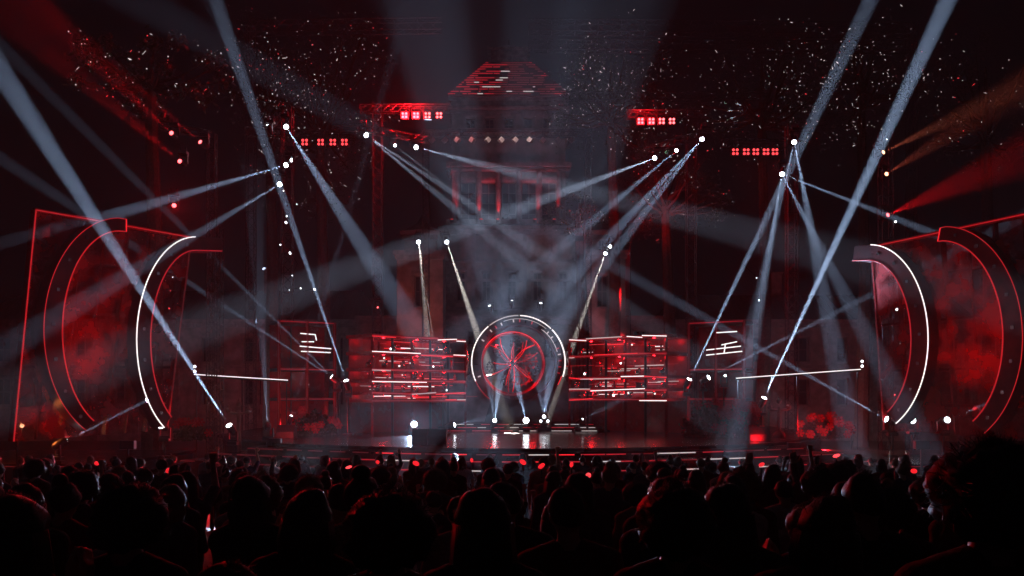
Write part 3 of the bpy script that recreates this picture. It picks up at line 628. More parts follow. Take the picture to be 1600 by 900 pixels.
PF = .045
def flood(x, y, d, label, power, lens='lensr', group='square red floods', glow=True, look=(0, -.25, -1), ang=62):
    p = P(x, y, d); t = thing('flood_lamp', (p.x, p.y, p.z), label, 'flood lamp', group); s = .19
    b = MB(); b.box(p+Vector((0, .12, 0)), (s*2.3, .2, s*2.3)); b.build('housing', 'black', t, bevel=.02)
    b = MB(); b.bar(p+Vector((-s*1.3, .12, 0)), p+Vector((-s*1.3, .12, .42)), .04); b.bar(p+Vector((s*1.3, .12, 0)), p+Vector((s*1.3, .12, .42)), .04); b.bar(p+Vector((-s*1.3, .12, .42)), p+Vector((s*1.3, .12, .42)), .04); b.build('bracket', 'black', t)
    for i in (-1, 1):
        for j in (-1, 1):
            e = MB(); e.cyl(p+Vector((i*s*.5, .018, j*s*.5)), p+Vector((i*s*.5, -.012, j*s*.5)), s*.36, n=8); e.build('cell', lens, t)
    if power:
        lamp('SPOT', 'wash', p+Vector((0, -.08, 0)), t, power*PF, RED, p+Vector(look)*10, ang, 1, .12)
        if power > 4000 and lens == 'lensr': lamp('POINT', 'glow', p+Vector((0, -.25, 0)), t, power*PF*(2.0 if power > 10000 else 1.0 if power > 5500 else .3), RED, rad=.12)
    return t
order = ['leftmost', 'second', 'third', 'rightmost']
for i, (x, pw) in enumerate(((632, 11000), (650, 12000), (668, 3000), (686, 2200))): flood(x, 180, 49, f'{order[i]} of the four bright red floods left of the palace tower', pw, look=(0, -.2, 1 if i % 2 else -1))
for i, (x, pw) in enumerate(((1001, 7000), (1018, 5600), (1034, 2200), (1050, 1600))): flood(x, 189, 49, f'{order[i]} of the four bright red floods right of the palace tower', pw, look=(.2, -.2, 1 if i % 2 else -1))
for i, x in enumerate((476, 501, 520, 538)): flood(x, 222, 45.8, f'{order[i]} of the four red floods on the left truss tower', (14000, 18000, 20000, 34000)[i], 'lensr2', look=(0, -.25, -1), ang=58)
o5 = ['leftmost', 'second', 'third', 'fourth', 'rightmost']
for i, x in enumerate((1149, 1166, 1181, 1197, 1211)): flood(x, 237, 45.8, f'{o5[i]} of the five red floods on the right truss tower', (20000, 20000, 28000, 36000, 36000)[i], 'lensr2', look=(.1, -.25, -1), ang=58)
nums = ['first', 'second', 'third', 'fourth', 'fifth', 'sixth', 'seventh', 'eighth', 'ninth', 'tenth', 'eleventh']
for i, x in enumerate((675, 695, 715, 738, 762, 783, 805, 828, 848, 872, 893)):
    p = P(x, 219, 57.6); t = thing('square_lantern', p, f'{nums[i]} lantern from the left in the row across the palace tower', 'lantern', 'square lanterns on the long truss')
    Rm = Matrix.Rotation(random.uniform(-.6, .6), 3, 'Z') @ Matrix.Rotation(.7, 3, 'Y')
    b = MB(); b.box(p, (.3, .3, .3), Rm); b.build('shade', mat('lantern_shade_%d' % i, (.7, .62, .6), None, .5), t, bevel=.03)
    b = MB(); b.tube([p+Vector((0, 0, .2)), p+Vector((0, 0, .5))], .02); b.build('hanger', 'alu', t)
    if 2 <= i <= 7: lamp('SPOT', 'wash', p+Vector((-.5, -1.3, .8)), t, 120, (1, .75, .7) if i > 3 else (1, .3, .3), p, 50, 1)

# wash lamps for the palace; those for gates, deck, trees and bushes are added
def wash(x, y, d, to, pw, ang, col, label, floor):
    p = P(x, y, d); t = thing('wash_lamp', (p.x, p.y, floor), label, 'wash lamp', 'low wash lamps behind the stage')
    b = MB(); b.box((p.x, p.y, p.z-.02), (.5, .25, .3)); b.build('housing', 'black', t, bevel=.02)
    b = MB(); b.bar((p.x, p.y, floor), (p.x, p.y, p.z-.17), .06); b.box((p.x, p.y, floor+.03), (.4, .4, .05)); b.build('stand', 'black', t)
    T = P(*to); dd = (T-p).normalized(); e = MB(); q = p+Vector((0, .13, 0)); e.box(q, (.4, .02, .2)); e.build('lens', 'lensr2', t)
    lamp('SPOT', 'wash', p+dd*.35, t, pw*.12, col, T, ang, .9, .1)
wash(330, 668, 60, (250, 560, 75), 9000, 120, RED, 'red wash lamp behind the stage lighting the left palace wing', -.5)
wash(500, 668, 60, (480, 560, 75), 5000, 120, RED, 'red wash lamp behind the left scaffold', -.5)
wash(655, 664, 60, (655, 430, 66), 15000, 60, RED, 'red wash lamp under the left turret', -.5)
wash(955, 664, 60, (955, 430, 66), 17000, 60, RED, 'red wash lamp under the right turret', -.5)
wash(1120, 668, 60, (1130, 560, 75), 4000, 120, RED, 'red wash lamp behind the right scaffold', -.5)
wash(1330, 668, 60, (1330, 560, 75), 6000, 120, RED, 'red wash lamp behind the stage lighting the right palace wing', -.5)
wash(200, 694, 31, (110, 400, 31.8), 5000, 80, RED, 'added red wash lamp on the floor in front of the left gate', DECK-.9)  # gate lamps added low in front, out of sight, to redden the gauze
wash(1440, 694, 31, (1520, 400, 32.6), 5000, 80, RED, 'added red wash lamp on the floor in front of the right gate', DECK-.9)
wash(1265, 672, 60, (1300, 560, 75), 5000, 110, (.6, .62, .8), 'pale wash lamp lighting the right palace wing', -.5)
wash(420, 672, 60, (380, 560, 75), 4000, 110, (.6, .62, .8), 'pale wash lamp lighting the left palace wing', -.5)
wash(760, 672, 60, (790, 300, 72), 11000, 60, (.5, .65, 1), 'blue wash lamp at the foot of the palace tower', -.5)
wash(870, 672, 60, (900, 330, 72), 9000, 60, (.62, .68, .9), 'grey wash lamp at the foot of the palace tower', -.5)
for (x, y, d, tx, ty, td, lab) in ((470, 668, 46, 560, 690, 38, 'small added red wash lamp at the left back corner of the stage floor'), (1135, 668, 46, 1040, 690, 38, 'small added red wash lamp at the right back corner of the stage floor'), (1290, 668, 44, 1230, 690, 38, 'small added red wash lamp behind the low flower bush')):
    wash(x, y-4, d, (tx, ty, td), 14000, 120, RED, lab, DECK)  # added to put more red on the stage floor
wash(640, 668, 62, (665, 300, 70), 9000, 34, (1, .35, .16), 'amber wash lamp shining up the left side of the palace tower', -.5)
wash(985, 352, 56, (1030, 310, 62), 16000, 75, RED, 'added red wash lamp shining up into the low tree on the right', -.5)
wash(905, 372, 54, (905, 335, 60), 7000, 60, RED, 'added red wash lamp under the small glowing tree', -.5)  # both tree lamps added to bring out red leaves
wash(430, 690, 36.5, (492, 650, 43), 5200, 60, RED, 'added red wash lamp pointing at the left bush', DECK-.9)
wash(1195, 696, 36.5, (1140, 640, 42), 9000, 60, RED, 'added red wash lamp pointing at the right bushes', DECK-.3)
wash(1240, 696, 36.5, (1285, 655, 41), 6000, 50, RED, 'added red wash lamp pointing at the low flower bush', DECK-.3)  # the bush lamps are added so that the bushes show
# soft sky beams
F(700, 268, 60, [(640, -60, 62, .035, 14, (.6, .62, .8))], 'lamp on the tower ledge with a broad faint beam up to the sky', 'hang', r=.07, lens='lens2')
F(1040, 300, 60, [(1080, -60, 62, .07, 18, (.9, .55, .5))], 'lamp beside the right trees with a broad faint brownish beam upwards', 'hang', r=.05, lens='lens2')
F(800, 470, 60, [(800, 250, 58, .10, 22, (.5, .65, 1))], 'lamp above the ring gate with a broad faint blue beam up the tower', 'hang', r=.07, lens='lens2')
for i, (x, c_, pw) in enumerate(((180, RED, 1500), (360, RED, 1300), (505, (.9, .75, .75), 900), (640, RED, 1500), (900, RED, 1700), (1060, RED, 1300), (1210, RED, 1500), (1320, (.9, .8, .8), 900), (1450, RED, 1500))):  # low lamps added at the stage lip to rim light the crowd
    p = Vector((px(x, 30.6), 30.6, .55)); t = thing('footlight', (p.x, p.y, -.5), f'{nums[i]} low footlight from the left added at the stage front to rim the crowd', 'footlight', 'rim lights added for the crowd')
    b = MB(); b.box(p, (.3, .2, .25)); b.bar((p.x, p.y, -.49), (p.x, p.y, p.z-.13), .06); b.build('housing', 'black', t, bevel=.02)
    e = MB(); e.box(p+Vector((0, -.11, 0)), (.24, .015, .18)); e.build('lens', 'lensr2' if c_ == RED else 'led_w2', t)
    lamp('SPOT', 'wash', p+Vector((0, -.2, 0)), t, pw*2.4, c_, p+Vector((0, -10, .9)), 70, 1, .1)
for i, (x, y) in enumerate(((706, 348), (752, 348), (778, 348), (836, 348), (866, 348))):
    p = P(x, y, 71.2); t = thing('uplighter', p, f'{nums[i]} small red uplighter from the left under the tower arches', 'uplighter', 'red uplighters on the tower ledge')
    b = MB(); b.tube([p, p+Vector((0, 0, .25))], [.12, .16], 10); b.build('housing', 'black', t); e = MB(); e.tube([p+Vector((0, 0, .255)), p+Vector((0, 0, .28))], .12, 10); e.build('lens', 'lensr2', t)
    lamp('SPOT', 'wash', p+Vector((0, -.1, .45)), t, 500, RED, p+Vector((0, .6, 5)), 60, 1)
# glowing specks on cables, standing in for gleams on the towers
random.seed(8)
for (x, y0, y1, d, n, lab) in ((440, 300, 430, 45.6, 9, 'string of bare white bulbs as glowing specks down the left truss tower'), (1384, 215, 345, 41.6, 6, 'string of bare white bulbs as glowing specks down the tower by the right gate'), (1184, 372, 470, 50, 6, 'string of bare white bulbs as glowing specks behind the right beams'), (262, 430, 590, 44, 7, 'string of red and white bulbs seen through the white arch'), (1393, 430, 640, 43, 9, 'string of red bulbs seen beside the right white arch'), (463, 452, 454, 50, 4, 'row of bare bulbs as glowing specks above the left scaffold')):
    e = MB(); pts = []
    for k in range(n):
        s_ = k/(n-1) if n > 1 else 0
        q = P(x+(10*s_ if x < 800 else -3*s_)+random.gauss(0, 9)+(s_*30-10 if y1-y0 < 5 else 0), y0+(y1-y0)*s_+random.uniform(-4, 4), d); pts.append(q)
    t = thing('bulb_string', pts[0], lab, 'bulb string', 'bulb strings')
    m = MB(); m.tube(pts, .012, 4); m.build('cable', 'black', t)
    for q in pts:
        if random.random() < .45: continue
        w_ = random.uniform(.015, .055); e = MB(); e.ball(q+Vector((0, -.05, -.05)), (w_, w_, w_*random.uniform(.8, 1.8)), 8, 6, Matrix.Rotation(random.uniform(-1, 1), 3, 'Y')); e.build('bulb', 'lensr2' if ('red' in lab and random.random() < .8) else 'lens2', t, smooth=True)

# ---------------------------------------------------------------- trees with glowing specks for lit leaves
def tree(x, y, d, wpx, hpx, label, seed, nclump=46, leaves=110, lights=150, redshare=.25, leafsize=.2):
    random.seed(seed); c0 = P(x, y, d); rx, rz = wpx/1400*d/2, hpx/1400*d/2; base = Vector((c0.x, c0.y, -.5))
    t = thing('tree', base, label, 'tree', 'tall dark trees behind the stage')
    tr = MB(); mid = Vector((c0.x, c0.y, c0.z-rz*.5)); tr.tube([base, base.lerp(mid, .5)+Vector((.3, 0, 0)), mid, c0+Vector((0, 0, rz*.5))], [.55, .42, .3, .06], 9)
    cl = []
    for k in range(nclump):
        while True:
            v = Vector((random.uniform(-1, 1), random.uniform(-1, 1), random.uniform(-1, 1)))
            if .2 < v.length < 1: break
        q = c0+Vector((v.x*rx, v.y*rx*.8, v.z*rz)); cl.append(q)
        if k % 2 == 0:
            s_ = mid.lerp(c0, random.uniform(0, .7)); tr.tube([s_, s_.lerp(q, .5)+Vector((0, 0, -.3)), q], [.14, .08, .03], 5)
    tr.build('trunk', 'bark', t)
    lf = MB(); sp = min(rx, rz)*.27
    for q in cl:
        s_ = sp*random.uniform(.6, 1.3)
        for k in range(leaves):
            p = q+Vector((random.gauss(0, 1), random.gauss(0, 1), random.gauss(0, .7)))*s_*.55
            a = Vector((random.uniform(-1, 1), random.uniform(-1, 1), random.uniform(-1, .4))).normalized(); b = a.cross(Vector((random.uniform(-1, 1), random.uniform(-1, 1), random.uniform(-1, 1)))).normalized()
            L = leafsize*random.uniform(.6, 1.3); w = L*.32
            lf.add([p-a*L*.5, p+b*w*.5, p+a*L*.5, p-b*w*.5], [(0, 1, 2, 3)])
    lf.build('crown', 'leaf', t)
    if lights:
        ft = thing('string_lights', c0, 'glowing specks for lit leaves in '+label, 'glowing specks', 'glowing leaf specks in the trees')
        e = MB(); w = MB(); last = None  # emissive specks stand in for the gleam of lit leaves
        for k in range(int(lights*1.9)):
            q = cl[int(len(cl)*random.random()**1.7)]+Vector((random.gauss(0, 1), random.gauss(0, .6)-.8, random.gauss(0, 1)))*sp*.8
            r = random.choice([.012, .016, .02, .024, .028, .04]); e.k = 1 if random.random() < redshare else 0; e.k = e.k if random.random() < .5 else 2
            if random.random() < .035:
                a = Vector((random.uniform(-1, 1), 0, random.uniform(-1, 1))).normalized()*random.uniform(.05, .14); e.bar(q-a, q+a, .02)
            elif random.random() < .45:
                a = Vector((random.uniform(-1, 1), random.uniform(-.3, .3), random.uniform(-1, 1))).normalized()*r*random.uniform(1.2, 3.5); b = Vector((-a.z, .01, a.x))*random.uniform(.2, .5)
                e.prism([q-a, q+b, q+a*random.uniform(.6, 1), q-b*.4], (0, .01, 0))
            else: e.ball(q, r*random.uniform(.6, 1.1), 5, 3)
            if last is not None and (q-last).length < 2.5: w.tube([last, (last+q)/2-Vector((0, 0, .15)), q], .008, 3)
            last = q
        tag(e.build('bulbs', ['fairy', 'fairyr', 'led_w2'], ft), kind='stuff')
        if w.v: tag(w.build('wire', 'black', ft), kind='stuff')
    return t
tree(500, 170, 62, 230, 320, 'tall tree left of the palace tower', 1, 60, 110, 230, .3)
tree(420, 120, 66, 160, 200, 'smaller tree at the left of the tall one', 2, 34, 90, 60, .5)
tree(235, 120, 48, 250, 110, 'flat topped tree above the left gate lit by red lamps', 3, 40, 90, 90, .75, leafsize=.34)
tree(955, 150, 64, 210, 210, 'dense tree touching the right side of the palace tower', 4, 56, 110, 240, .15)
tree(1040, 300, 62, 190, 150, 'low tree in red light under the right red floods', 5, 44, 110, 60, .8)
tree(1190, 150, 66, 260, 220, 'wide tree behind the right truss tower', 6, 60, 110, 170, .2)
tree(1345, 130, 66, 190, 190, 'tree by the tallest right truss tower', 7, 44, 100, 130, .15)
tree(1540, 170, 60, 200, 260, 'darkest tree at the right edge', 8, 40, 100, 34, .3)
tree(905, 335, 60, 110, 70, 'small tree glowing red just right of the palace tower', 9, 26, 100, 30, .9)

# ---------------------------------------------------------------- stage dressing: bushes, candelabra, monitors, figures
def bush(x, y, d, w, h, label, seed, petals, dens=1500):
    random.seed(seed); p = P(x, y, d); fz = DECK; t = thing('flower_bush', (p.x, p.y, fz), label, 'bush', 'flowering bushes on the stage'); rx, rz = w/1400*d/2, h/1400*d
    l = MB()
    for k in range(dens):
        a = random.uniform(0, 2*PI); f = random.uniform(.5, 1); el = random.uniform(0, PI/2); bump = .8+.3*noise.noise(Vector((a*1.5, el*2, seed)))
        q = Vector((p.x+rx*f*bump*math.cos(a)*math.cos(el), p.y+rx*.7*f*bump*math.sin(a)*math.cos(el), fz+rz*f*bump*math.sin(el)))
        n1 = Vector((random.uniform(-1, 1), random.uniform(-1, 1), random.uniform(-1, 1))).normalized(); n2 = n1.cross(Vector((.3, .7, .2))).normalized(); L = .11
        l.add([q-n1*L, q+n2*L*.5, q+n1*L, q-n2*L*.5], [(0, 1, 2, 3)])
    l.build('foliage', 'leaf', t)
    s_ = MB()
    for k in range(7): a = k*.9; s_.tube([(p.x, p.y, fz), (p.x+rx*.6*math.cos(a), p.y+rx*.4*math.sin(a), fz+rz*.7)], [.04, .015], 5)
    s_.build('stems', 'bark', t)
    for k in range(petals):
        a = random.uniform(PI*1.05, PI*1.95); el = random.uniform(.05, 1.2); q = Vector((p.x+rx*.95*math.cos(a)*math.cos(el), p.y+rx*.8*math.sin(a)*math.cos(el), fz+rz*.95*math.sin(el)+.1)); f = MB()
        for j in range(6):
            b = j*PI/3; c_ = Vector((math.cos(b), -.4, math.sin(b)))*.16; f.add([q, q+c_+Vector((c_.z, 0, -c_.x))*.4, q+c_*1.25, q+c_-Vector((c_.z, 0, -c_.x))*.4], [(0, 1, 2, 3)])
        f.ball(q+Vector((0, -.05, 0)), .06, 6, 4); f.build('flower', 'petal', t)
bush(492, 668, 43.4, 95, 45, 'dark red bush at the left back corner of the stage', 1, 14)
bush(1105, 672, 42, 95, 62, 'large rounded dark red bush at the right back of the stage', 2, 8, 2600)
bush(1155, 676, 41.4, 75, 60, 'bush full of big red flowers beside the tallest beam', 3, 30, 900)
bush(1285, 676, 41, 95, 36, 'low wide bush with red flowers right of the candelabrum', 4, 20, 1200)
bush(300, 676, 39, 70, 30, 'low dark bush behind the lamps on the left platform', 5, 8, 900)
def candelabrum(x, y, d, label, fz):
    p = P(x, y, d); t = thing('candelabrum', (p.x, p.y, fz), label, 'candelabrum', 'three armed candelabra on the stage'); H = p.z-fz
    b = MB(); b.tube([(p.x, p.y, fz), (p.x, p.y, fz+.15), (p.x, p.y, fz+.3), (p.x, p.y, fz+H*.5), (p.x, p.y, fz+H)], [.3, .28, .09, .12, .07], 10)
    b.tube([(p.x-.42, p.y, p.z-.1), (p.x, p.y, p.z-.16), (p.x+.42, p.y, p.z-.1)], .06, 8); b.build('post', 'stone', t, smooth=True)
    for dx, dz in ((-.44, 0), (.44, 0), (0, .28)):
        e = MB(); e.ball((p.x+dx, p.y, p.z+dz), .13, 12, 8); e.tube([(p.x+dx, p.y, p.z+dz+.1), (p.x+dx, p.y, p.z+dz+.26)], [.06, .01], 8); e.build('globe', 'stone', t, smooth=True)
candelabrum(373, 641, 39, 'grey three armed candelabrum left of the stage', -.5); candelabrum(1217, 636, 41.5, 'grey three armed candelabrum right of the brightest beam lamp', DECK)
def monitor(x, d, w, label):
    p = Vector((px(x, d), d, DECK+.003)); t = thing('floor_monitor', p, label, 'speaker', 'black wedge speakers at the stage edge'); s = w/2
    b = MB(); b.prism([(p.x-s, p.y, p.z), (p.x-s, p.y+.7, p.z), (p.x-s, p.y+.6, p.z+.5), (p.x-s, p.y+.25, p.z+.62), (p.x-s, p.y, p.z+.3)], (w, 0, 0)); b.build('cabinet', 'black', t, bevel=.02)
    b = MB(); b.add([(p.x-s*.9, p.y+.63, p.z+.1), (p.x+s*.9, p.y+.63, p.z+.1), (p.x+s*.9, p.y+.62, p.z+.4), (p.x-s*.9, p.y+.62, p.z+.4)], [(0, 1, 2, 3)]); b.build('grille', 'alu', t)
monitor(675, 35, 1.1, 'wide black wedge speaker at the stage edge left of the centre'); monitor(1188, 37.5, .9, 'black wedge speaker at the right corner of the stage edge')
monitor(655, 34.6, .6, 'narrow black wedge speaker beside the wide one'); monitor(445, 40, .8, 'black wedge speaker at the left corner of the stage')
monitor(310, 36.5, .001+.8, 'black wedge speaker near the left lamps') if False else None

# ---------------------------------------------------------------- audience
def capsule(mb, p, q, r0, r1, n=12, m=4):
    p = Vector(p); q = Vector(q); d = (q-p).normalized(); pts = []; rs = []
    for k in range(m): a = PI/2*k/m; pts.append(p-d*r0*math.cos(a)); rs.append(max(.001, r0*math.sin(a)))
    pts.append(p); rs.append(r0); pts.append(q); rs.append(r1)
    for k in range(m-1, -1, -1): a = PI/2*k/m; pts.append(q+d*r1*math.cos(a)); rs.append(max(.001, r1*math.sin(a)))
    mb.tube(pts, rs, n)
def hand(mb, wrist, d, palm_n, curl, s=1):
    """palm with five tapering fingers; d = pointing direction, palm_n = palm facing"""
    d = Vector(d).normalized(); pn = Vector(palm_n); pn = (pn-d*pn.dot(d)).normalized(); sd = d.cross(pn)
    for k in (-.028, -.01, .01, .028): capsule(mb, wrist, wrist+d*.085+sd*k, .022, .018, 8, 2)
    for k, (o, L) in enumerate(((-.034, .068), (-.012, .078), (.011, .073), (.033, .056))):
        a = wrist+d*.085+sd*o; c = curl+.05*k
        b = a+(d*math.cos(c)+pn*math.sin(c)+sd*o*1.5)*L*.5; e = b+(d*math.cos(c*2.1)+pn*math.sin(c*2.1)+sd*o)*L*.5
        capsule(mb, a, b, .0105, .0095, 8, 2); capsule(mb, b, e, .0095, .008, 8, 2)
    a = wrist+d*.02-sd*.03*s; b = a+(d*.6-sd*.8*s+pn*.3)*.05; capsule(mb, a, b, .014, .012, 8, 2); capsule(mb, b, b+(d*.9-sd*.2*s+pn*.3)*.035, .012, .009, 8, 2)
def make_person(kind, seed):
    """standing figure, 1.70 m, facing +y"""
    random.seed(seed); V = Vector; b = MB(); bones = []
    def limb(p, q, r0, r1, reg): capsule(b, p, q, r0, r1); bones.append((V(p), V(q), reg))
    sw = .185 if kind % 2 else .165
    for s in (-1, 1):
        limb((s*.095, 0, .90), (s*.10, .02, .50), .088, .06, 'leg'); limb((s*.10, .02, .50), (s*.10, -.02, .10), .058, .036, 'leg')
        limb((s*.10, -.03, .05), (s*.11, .15, .035), .04, .03, 'foot')
    for k, (z, w, dp) in enumerate(((.93, .105, .10), (1.05, .09, .095), (1.18, .105, .10), (1.30, .12, .10), (1.38, .10, .08))):
        limb((-w*.75, 0, z), (w*.75, 0, z), dp, dp, 'torso' if z > .96 else 'leg')
    for s in (-1, 1): limb((s*.06, -.01, 1.43), (s*sw, -.01, 1.375), .05, .062, 'torso')
    limb((0, -.005, 1.40), (0, .01, 1.53), .06, .052, 'neck')
    hc = V((0, .02, 1.60)); b.ball(hc, (.073, .092, .105), 16, 12); b.ball(hc+V((0, .025, -.055)), (.052, .06, .05), 12, 8)
    b.ball(hc+V((0, .105, -.012)), (.012, .02, .022), 8, 6)
    for s in (-1, 1): b.ball(hc+V((s*.075, .0, -.012)), (.012, .02, .03), 8, 6); b.ball(hc+V((s*.03, .088, .005)), (.013, .008, .007), 8, 6)
    b.ball(hc+V((0, .095, -.045)), (.022, .01, .007), 8, 6)
    bones.append((hc, hc+V((0, .01, .02)), 'head'))
    for s in (-1, 1):
        sh = V((s*sw, -.01, 1.37))
        up = (kind == 2 and s == 1) or kind == 3; cl = kind in (4,)
        if up:
            el = sh+V((s*.10, .14, .20 if kind == 2 else .12)); wr = el+V((-s*.04, .06, .24)); dr = V((0, .1, 1)); pn = V((0, 1, 0)); cu = .35 if kind == 3 else .95
        elif cl:
            el = sh+V((s*.06, .10, -.26)); wr = V((s*.035, .34, 1.33)); dr = V((-s*.1, .3, .9)); pn = V((-s, 0, 0)); cu = .1
        elif kind == 5:
            el = sh+V((s*.07, .06, -.28)); wr = V((s*.06, .30, 1.10)); dr = V((-s*.9, .35, .1)); pn = V((0, -1, -.2)); cu = .5
        else:
            el = sh+V((s*.06, -.03, -.29)); wr = el+V((s*.0, .07, -.24)); dr = V((0, .15, -1)); pn = V((-s, 0, 0)); cu = .35
        limb(sh, el, .050, .038, 'sleeve'); limb(el, wr, .037, .026, 'fore'); bones.append((wr, wr+dr.normalized()*.17, 'hand'))
        hand(b, wr, dr, pn, cu, s)
    me = bpy.data.meshes.new('body'); me.from_pydata([tuple(v) for v in b.v], [], b.f)
    o = bpy.data.objects.new('tmp', me); C.objects.link(o)
    m = o.modifiers.new('r', 'REMESH'); m.mode = 'VOXEL'; m.voxel_size = .0095; m2 = o.modifiers.new('s', 'SMOOTH'); m2.iterations = 3; m2.factor = .5
    dg = bpy.context.evaluated_depsgraph_get(); me2 = bpy.data.meshes.new_from_object(o.evaluated_get(dg)); bpy.data.objects.remove(o)
    me2.name = 'body'; me2.polygons.foreach_set('use_smooth', [True]*len(me2.polygons)); me2.materials.clear(); me2.materials.append(M['skin'])
    def dist(p, a, c):
        ab = c-a; t = max(0, min(1, (p-a).dot(ab)/max(1e-9, ab.length_squared))); return (p-a-ab*t).length
    groups = {'torso': [], 'leg': []}
    for f in me2.polygons:
        p = f.center; reg = min(bones, key=lambda q: dist(p, q[0], q[1]))[2]
        if reg in ('torso', 'sleeve') or (reg == 'neck' and p.z < 1.45) or (reg == 'fore' and kind in (0, 3, 5)): groups['torso'].append(f.index)
        if reg == 'leg' or (reg == 'torso' and p.z < 1.0): groups['leg'].append(f.index)
    vn = [v.normal.copy() for v in me2.vertices]
    def shell(idx, off, nm):
        used = {}; vs = []; fs = []
        for i in idx:
            f = []
            for v in me2.polygons[i].vertices:
                if v not in used:
                    q = me2.vertices[v].co; used[v] = len(vs); wr = noise.noise(q*9)*.006+noise.noise(q*23)*.003
                    vs.append(q+vn[v]*(off+wr))
                f.append(used[v])
            fs.append(tuple(f))
        m3 = bpy.data.meshes.new(nm); m3.from_pydata([tuple(v) for v in vs], [], fs); m3.polygons.foreach_set('use_smooth', [True]*len(fs)); return m3
    return me2, shell(groups['torso'], .016, 'top'), shell(groups['leg'], .010, 'trousers')
def make_hair(kind, seed):
    random.seed(seed); b = MB(); c = Vector((0, .012, 1.615)); n, m = 28, 18
    sz = {0: (.088, .10, .108), 1: (.10, .112, .118), 2: (.135, .135, .138), 3: (.092, .104, .112), 4: (.10, .115, .12)}[kind]
    vs = []; drop = {0: .58, 1: .62, 2: .66, 3: .6, 4: .66}[kind]
    for i in range(m+1):
        for k in range(n):
            t = 2*PI*k/n; back = max(0, -math.sin(t)); f = PI*(drop+.12*back-(.16*max(0, math.sin(t))))*i/m
            q = Vector((sz[0]*math.sin(f)*math.cos(t), sz[1]*math.sin(f)*math.sin(t), sz[2]*math.cos(f)))
            fr = 60 if kind == 2 else 30; w = .014 if kind == 2 else .008
            q *= 1+ (noise.noise(q*fr+Vector((seed, 0, 0)))*w + noise.noise(q*fr*.4)*w + noise.noise(q*11+Vector((0, seed*3, 0)))*.016)/.1; vs.append(c+q)
    b.add(vs, [(i*n+k, (i+1)*n+k, (i+1)*n+(k+1) % n, i*n+(k+1) % n) for i in range(m) for k in range(n)])
    if kind == 3: b.ball(c+Vector((0, -.05, .13)), (.05, .05, .045), 12, 8)
    if kind in (1, 4):
        L = .30 if kind == 1 else .16
        for k in range(26):
            t = PI*(1.0+k/25.0); t = PI*.93+k/25*PI*1.14; p = c+Vector((.088*math.cos(t), .088*math.sin(t), -.01)); b.tube([p, p+Vector((.012*math.cos(t), .012*math.sin(t), -L*.5)), p+Vector((.02*math.cos(t)+random.uniform(-.01, .01), .0*math.sin(t)-.01, -L*random.uniform(.85, 1)))], [.022, .024, .006], 6)
    for k in range(500 if kind != 2 else 1200):                                # loose strands
        t = random.uniform(0, 2*PI); f = random.uniform(0, PI*drop); q = Vector((sz[0]*math.sin(f)*math.cos(t), sz[1]*math.sin(f)*math.sin(t), sz[2]*math.cos(f))); nrm = q.normalized()
        tan = nrm.cross(Vector((random.uniform(-1, 1), random.uniform(-1, 1), random.uniform(-1, 1)))).normalized(); L = .02 if kind != 2 else .03
        p = c+q; e = p+nrm*random.uniform(.003, .02 if kind != 2 else .035)+tan*L; sdv = nrm.cross(tan)*.0012
        b.add([p-sdv, p+sdv, e+sdv*.4, e-sdv*.4], [(0, 1, 2, 3)])
    me = bpy.data.meshes.new('hair'); me.from_pydata([tuple(v) for v in b.v], [], b.f); me.polygons.foreach_set('use_smooth', [True]*len(me.polygons)); return me
BODY = [make_person(k, 40+k) for k in range(6)]; HAIR = [make_hair(k, 70+k) for k in range(5)]
hairm = [mat('black_hair', (.012, .010, .009), (.02, .016, .014), 0.5, scale=40), mat('brown_hair', (.035, .02, .012), (.02, .012, .008), .6, scale=40), mat('fair_hair', (.16, .10, .05), (.1, .06, .03), .6, scale=40)]
HCOL = ['black', 'brown', 'fair']

cloth = {'black': (.012, .012, .014), 'navy': (.015, .02, .045), 'grey': (.07, .07, .075), 'dark red': (.10, .012, .015), 'white': (.5, .48, .46), 'beige': (.28, .22, .16), 'denim': (.04, .06, .1)}
CM = {k: mat(k.replace(' ', '_')+'_cloth', v, tuple(x*.7 for x in v), .85, scale=30, bump=.3) for k, v in cloth.items()}
HST = ['short', 'long', 'curly', 'bunned', 'chin length']
POSE = ['with arms down', 'with arms down', 'raising one arm', 'raising both arms', 'clapping', 'with folded hands']
ORD = ['first', 'second', 'third', 'fourth', 'fifth', 'sixth', 'seventh', 'eighth', 'ninth', 'tenth', 'eleventh', 'twelfth', 'thirteenth', 'fourteenth', 'fifteenth', 'sixteenth', 'seventeenth', 'eighteenth', 'nineteenth', 'twentieth'] + ['twenty-'+s for s in ('first', 'second', 'third', 'fourth', 'fifth', 'sixth', 'seventh', 'eighth', 'ninth')] + ['thirtieth'] + ['thirty-'+s for s in ('first', 'second', 'third', 'fourth', 'fifth', 'sixth', 'seventh', 'eighth', 'ninth')]
def person(x, d, hgt, hair, hc, col, pose, label, rz=0, z=None):
    zz = gz(d) if z is None else z
    t = bpy.data.objects.new('person', None); C.objects.link(t); t.location = (x, d, zz); t.rotation_euler = (0, 0, rz); s = hgt/1.72; t.scale = (s*random.uniform(.95, 1.08), s*1.02, s); t.rotation_euler = (random.uniform(-.05, .05), random.uniform(-.06, .06), rz)
    tag(t, label, 'person', 'people watching the show'); t.empty_display_size = .3
    bd, tp, trs = BODY[pose]
    for nm, me, m in (('body', bd, None), ('hair', HAIR[hair], hairm[hc]), ('shirt', tp, CM[col]), ('trousers', trs, CM['black' if col != 'black' else 'denim'])):
        o = bpy.data.objects.new(nm, me); C.objects.link(o); o.parent = t
        if m is not None:
            if not me.materials: me.materials.append(m)
            o.material_slots[0].link = 'OBJECT'; o.material_slots[0].material = m
        if nm != 'body' and me.name[:4] != 'hair':
            pass
    return t
random.seed(21)
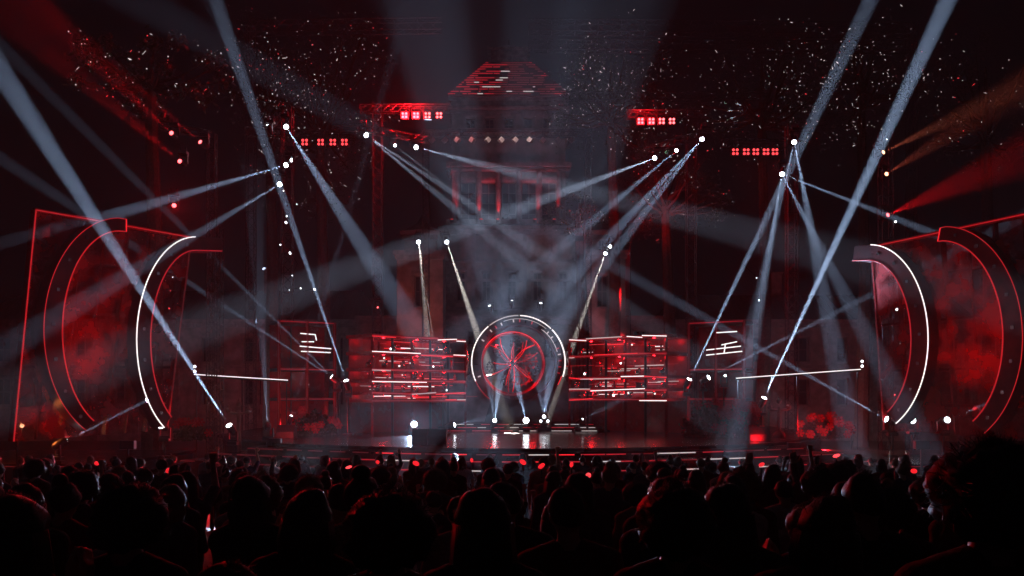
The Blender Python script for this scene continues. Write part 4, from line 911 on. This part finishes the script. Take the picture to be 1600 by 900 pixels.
# nearest people, placed one by one: (x pixel, top y pixel, distance, hair, hair colour, cloth, pose, label)
near = [
 (1548, 681, 2.3, 2, 0, 'dark red', 0, 'nearest person, big dark curly head and dark red shoulder in the lower right corner'),
 (611, 757, 3.0, 2, 0, 'black', 1, 'person with a round curly head in black left of the middle, close to us'),
 (765, 758, 3.05, 1, 0, 'black', 0, 'person with long hair in black right in the middle, close to us'),
 (903, 752, 4.1, 0, 1, 'dark red', 1, 'person with a short haircut and a collared dark shirt right of the middle'),
 (1033, 747, 3.3, 2, 0, 'black', 0, 'person with bushy curly hair in black, two heads right of the middle'),
 (1160, 752, 3.6, 1, 0, 'grey', 4, 'person with long hair in grey, clapping below the right bush'),
 (1352, 729, 3.9, 0, 0, 'black', 0, 'person with a large square dark head left of the nearest person'),
 (1262, 771, 3.2, 4, 1, 'dark red', 5, 'person with chin length hair in dark red between two larger heads on the right'),
 (196, 750, 3.4, 2, 0, 'black', 0, 'person with a wide curly head in black near the left edge'),
 (60, 762, 3.0, 1, 0, 'navy', 4, 'person with long hair in navy at the left edge'),
 (455, 757, 3.8, 4, 0, 'black', 4, 'person with chin length hair in black, clapping left of the round curly head'),
 (330, 866, 2.2, 0, 1, 'dark red', 0, 'person low in the frame whose dark red shoulders show at the bottom left')]
for (x, y, d, h, hc, col, ps, lab) in near:
    ztop = CH+(620-y)/1400*d; off = .035 if h == 2 else .012; person(px(x, d), d, 1.72, h, hc, col, ps, lab, random.uniform(-.15, .15), ztop-1.735-off)
rows = [5.0, 6.2, 7.5, 9, 10.8, 12.8, 15, 17.5, 20.3, 23.5, 27]
cnt = 0; SPOTS = []
for ri, d in enumerate(rows):
    half = 830/1400*d; x = -half+random.uniform(0, .4); lst = []
    while x < half:
        if not (d > 20 and random.random() < .06): lst.append(x)
        x += random.uniform(.56, .84)+(.25 if d > 14 else 0)
    for i, x in enumerate(lst):
        dd = d+random.uniform(-.35, .35); h = random.choice([0, 0, 1, 1, 2, 3, 4]); hc = random.choice([0, 0, 0, 1, 2]); col = random.choice(['black', 'black', 'navy', 'grey', 'dark red', 'white', 'beige', 'denim'])
        u = random.random(); ps = 2 if u < .06 else 3 if u < .075 else 4 if u < .3 else 5 if u < .4 else random.choice([0, 1])
        if d < 8 and ps in (2, 3): ps = 4
        lab = f'person with {HST[h]} {HCOL[hc]} hair in {col}, {ORD[i]} from left in {ORD[ri+1]} row'
        t = person(x, dd, random.uniform(1.58, 1.80), h, hc, col, ps, lab, random.uniform(-.35, .35)); cnt += 1
        if ps == 2 and d > 8: SPOTS.append((t, x, dd))
# glowing red sticks and hand lamps held over the heads
for k, (x, y, d, w, lab) in enumerate(((108, 735, 13, 0, 'pale glowing hand lamp held up near the left edge'), (100, 760, 11, 1, 'red glowing hand lamp below the pale one near the left edge'), (151, 724, 16, 1, 'small red hand lamp right of the pale one at the left'), (265, 735, 13, 1, 'red hand lamp held under the white arch'), (545, 730, 15, 2, 'bright red hand lamp left of the round curly head'), (590, 722, 16, 1, 'red hand lamp with a fan shape near the left speaker'), (650, 724, 18, 1, 'tiny red lamp left of the centre'), (737, 719, 20, 1, 'red hand lamp left of the middle'), (817, 722, 17, 1, 'red and white hand lamp just right of the middle'), (846, 728, 15, 1, 'second red hand lamp right of the middle'), (893, 726, 14, 1, 'dull red glowing cap light right of the middle'), (919, 743, 10, 2, 'small bright red lamp over the short haired person'), (1190, 726, 14, 1, 'red hand lamp left of the white screen at the right'), (1241, 718, 16, 0, 'white hand lamp held up on the right'), (1307, 712, 15, 2, 'red hand lamp held high right of the white one'), (1428, 736, 12, 1, 'red lamp glowing beside the nearest person'))):
    p = P(x, y, d); r = .018*d/13+.010; t = thing('hand_lamp', p, lab, 'hand lamp', 'glowing hand lamps in the crowd')
    b = MB(); b.tube([p-Vector((0, 0, .20)), p-Vector((0, 0, .05))], [.012, .016], 8); b.build('handle', 'black', t)
    e = MB(); e.ball(p, (r*random.uniform(.8, 2.2), r, r*random.uniform(.7, 1.5)), 10, 8, Matrix.Rotation(random.uniform(-.7, .7), 3, 'Y')); e.build('glow', ['fairy', 'led_r', 'lensr2'][w], t, smooth=True)
    q = person(p.x-.26, p.y-.26, 1.70, 3, 0, 'black', 2, 'person under the '+lab.replace('held up ', '').replace('held ', ''), 0, p.z-.22-2.08+.0)
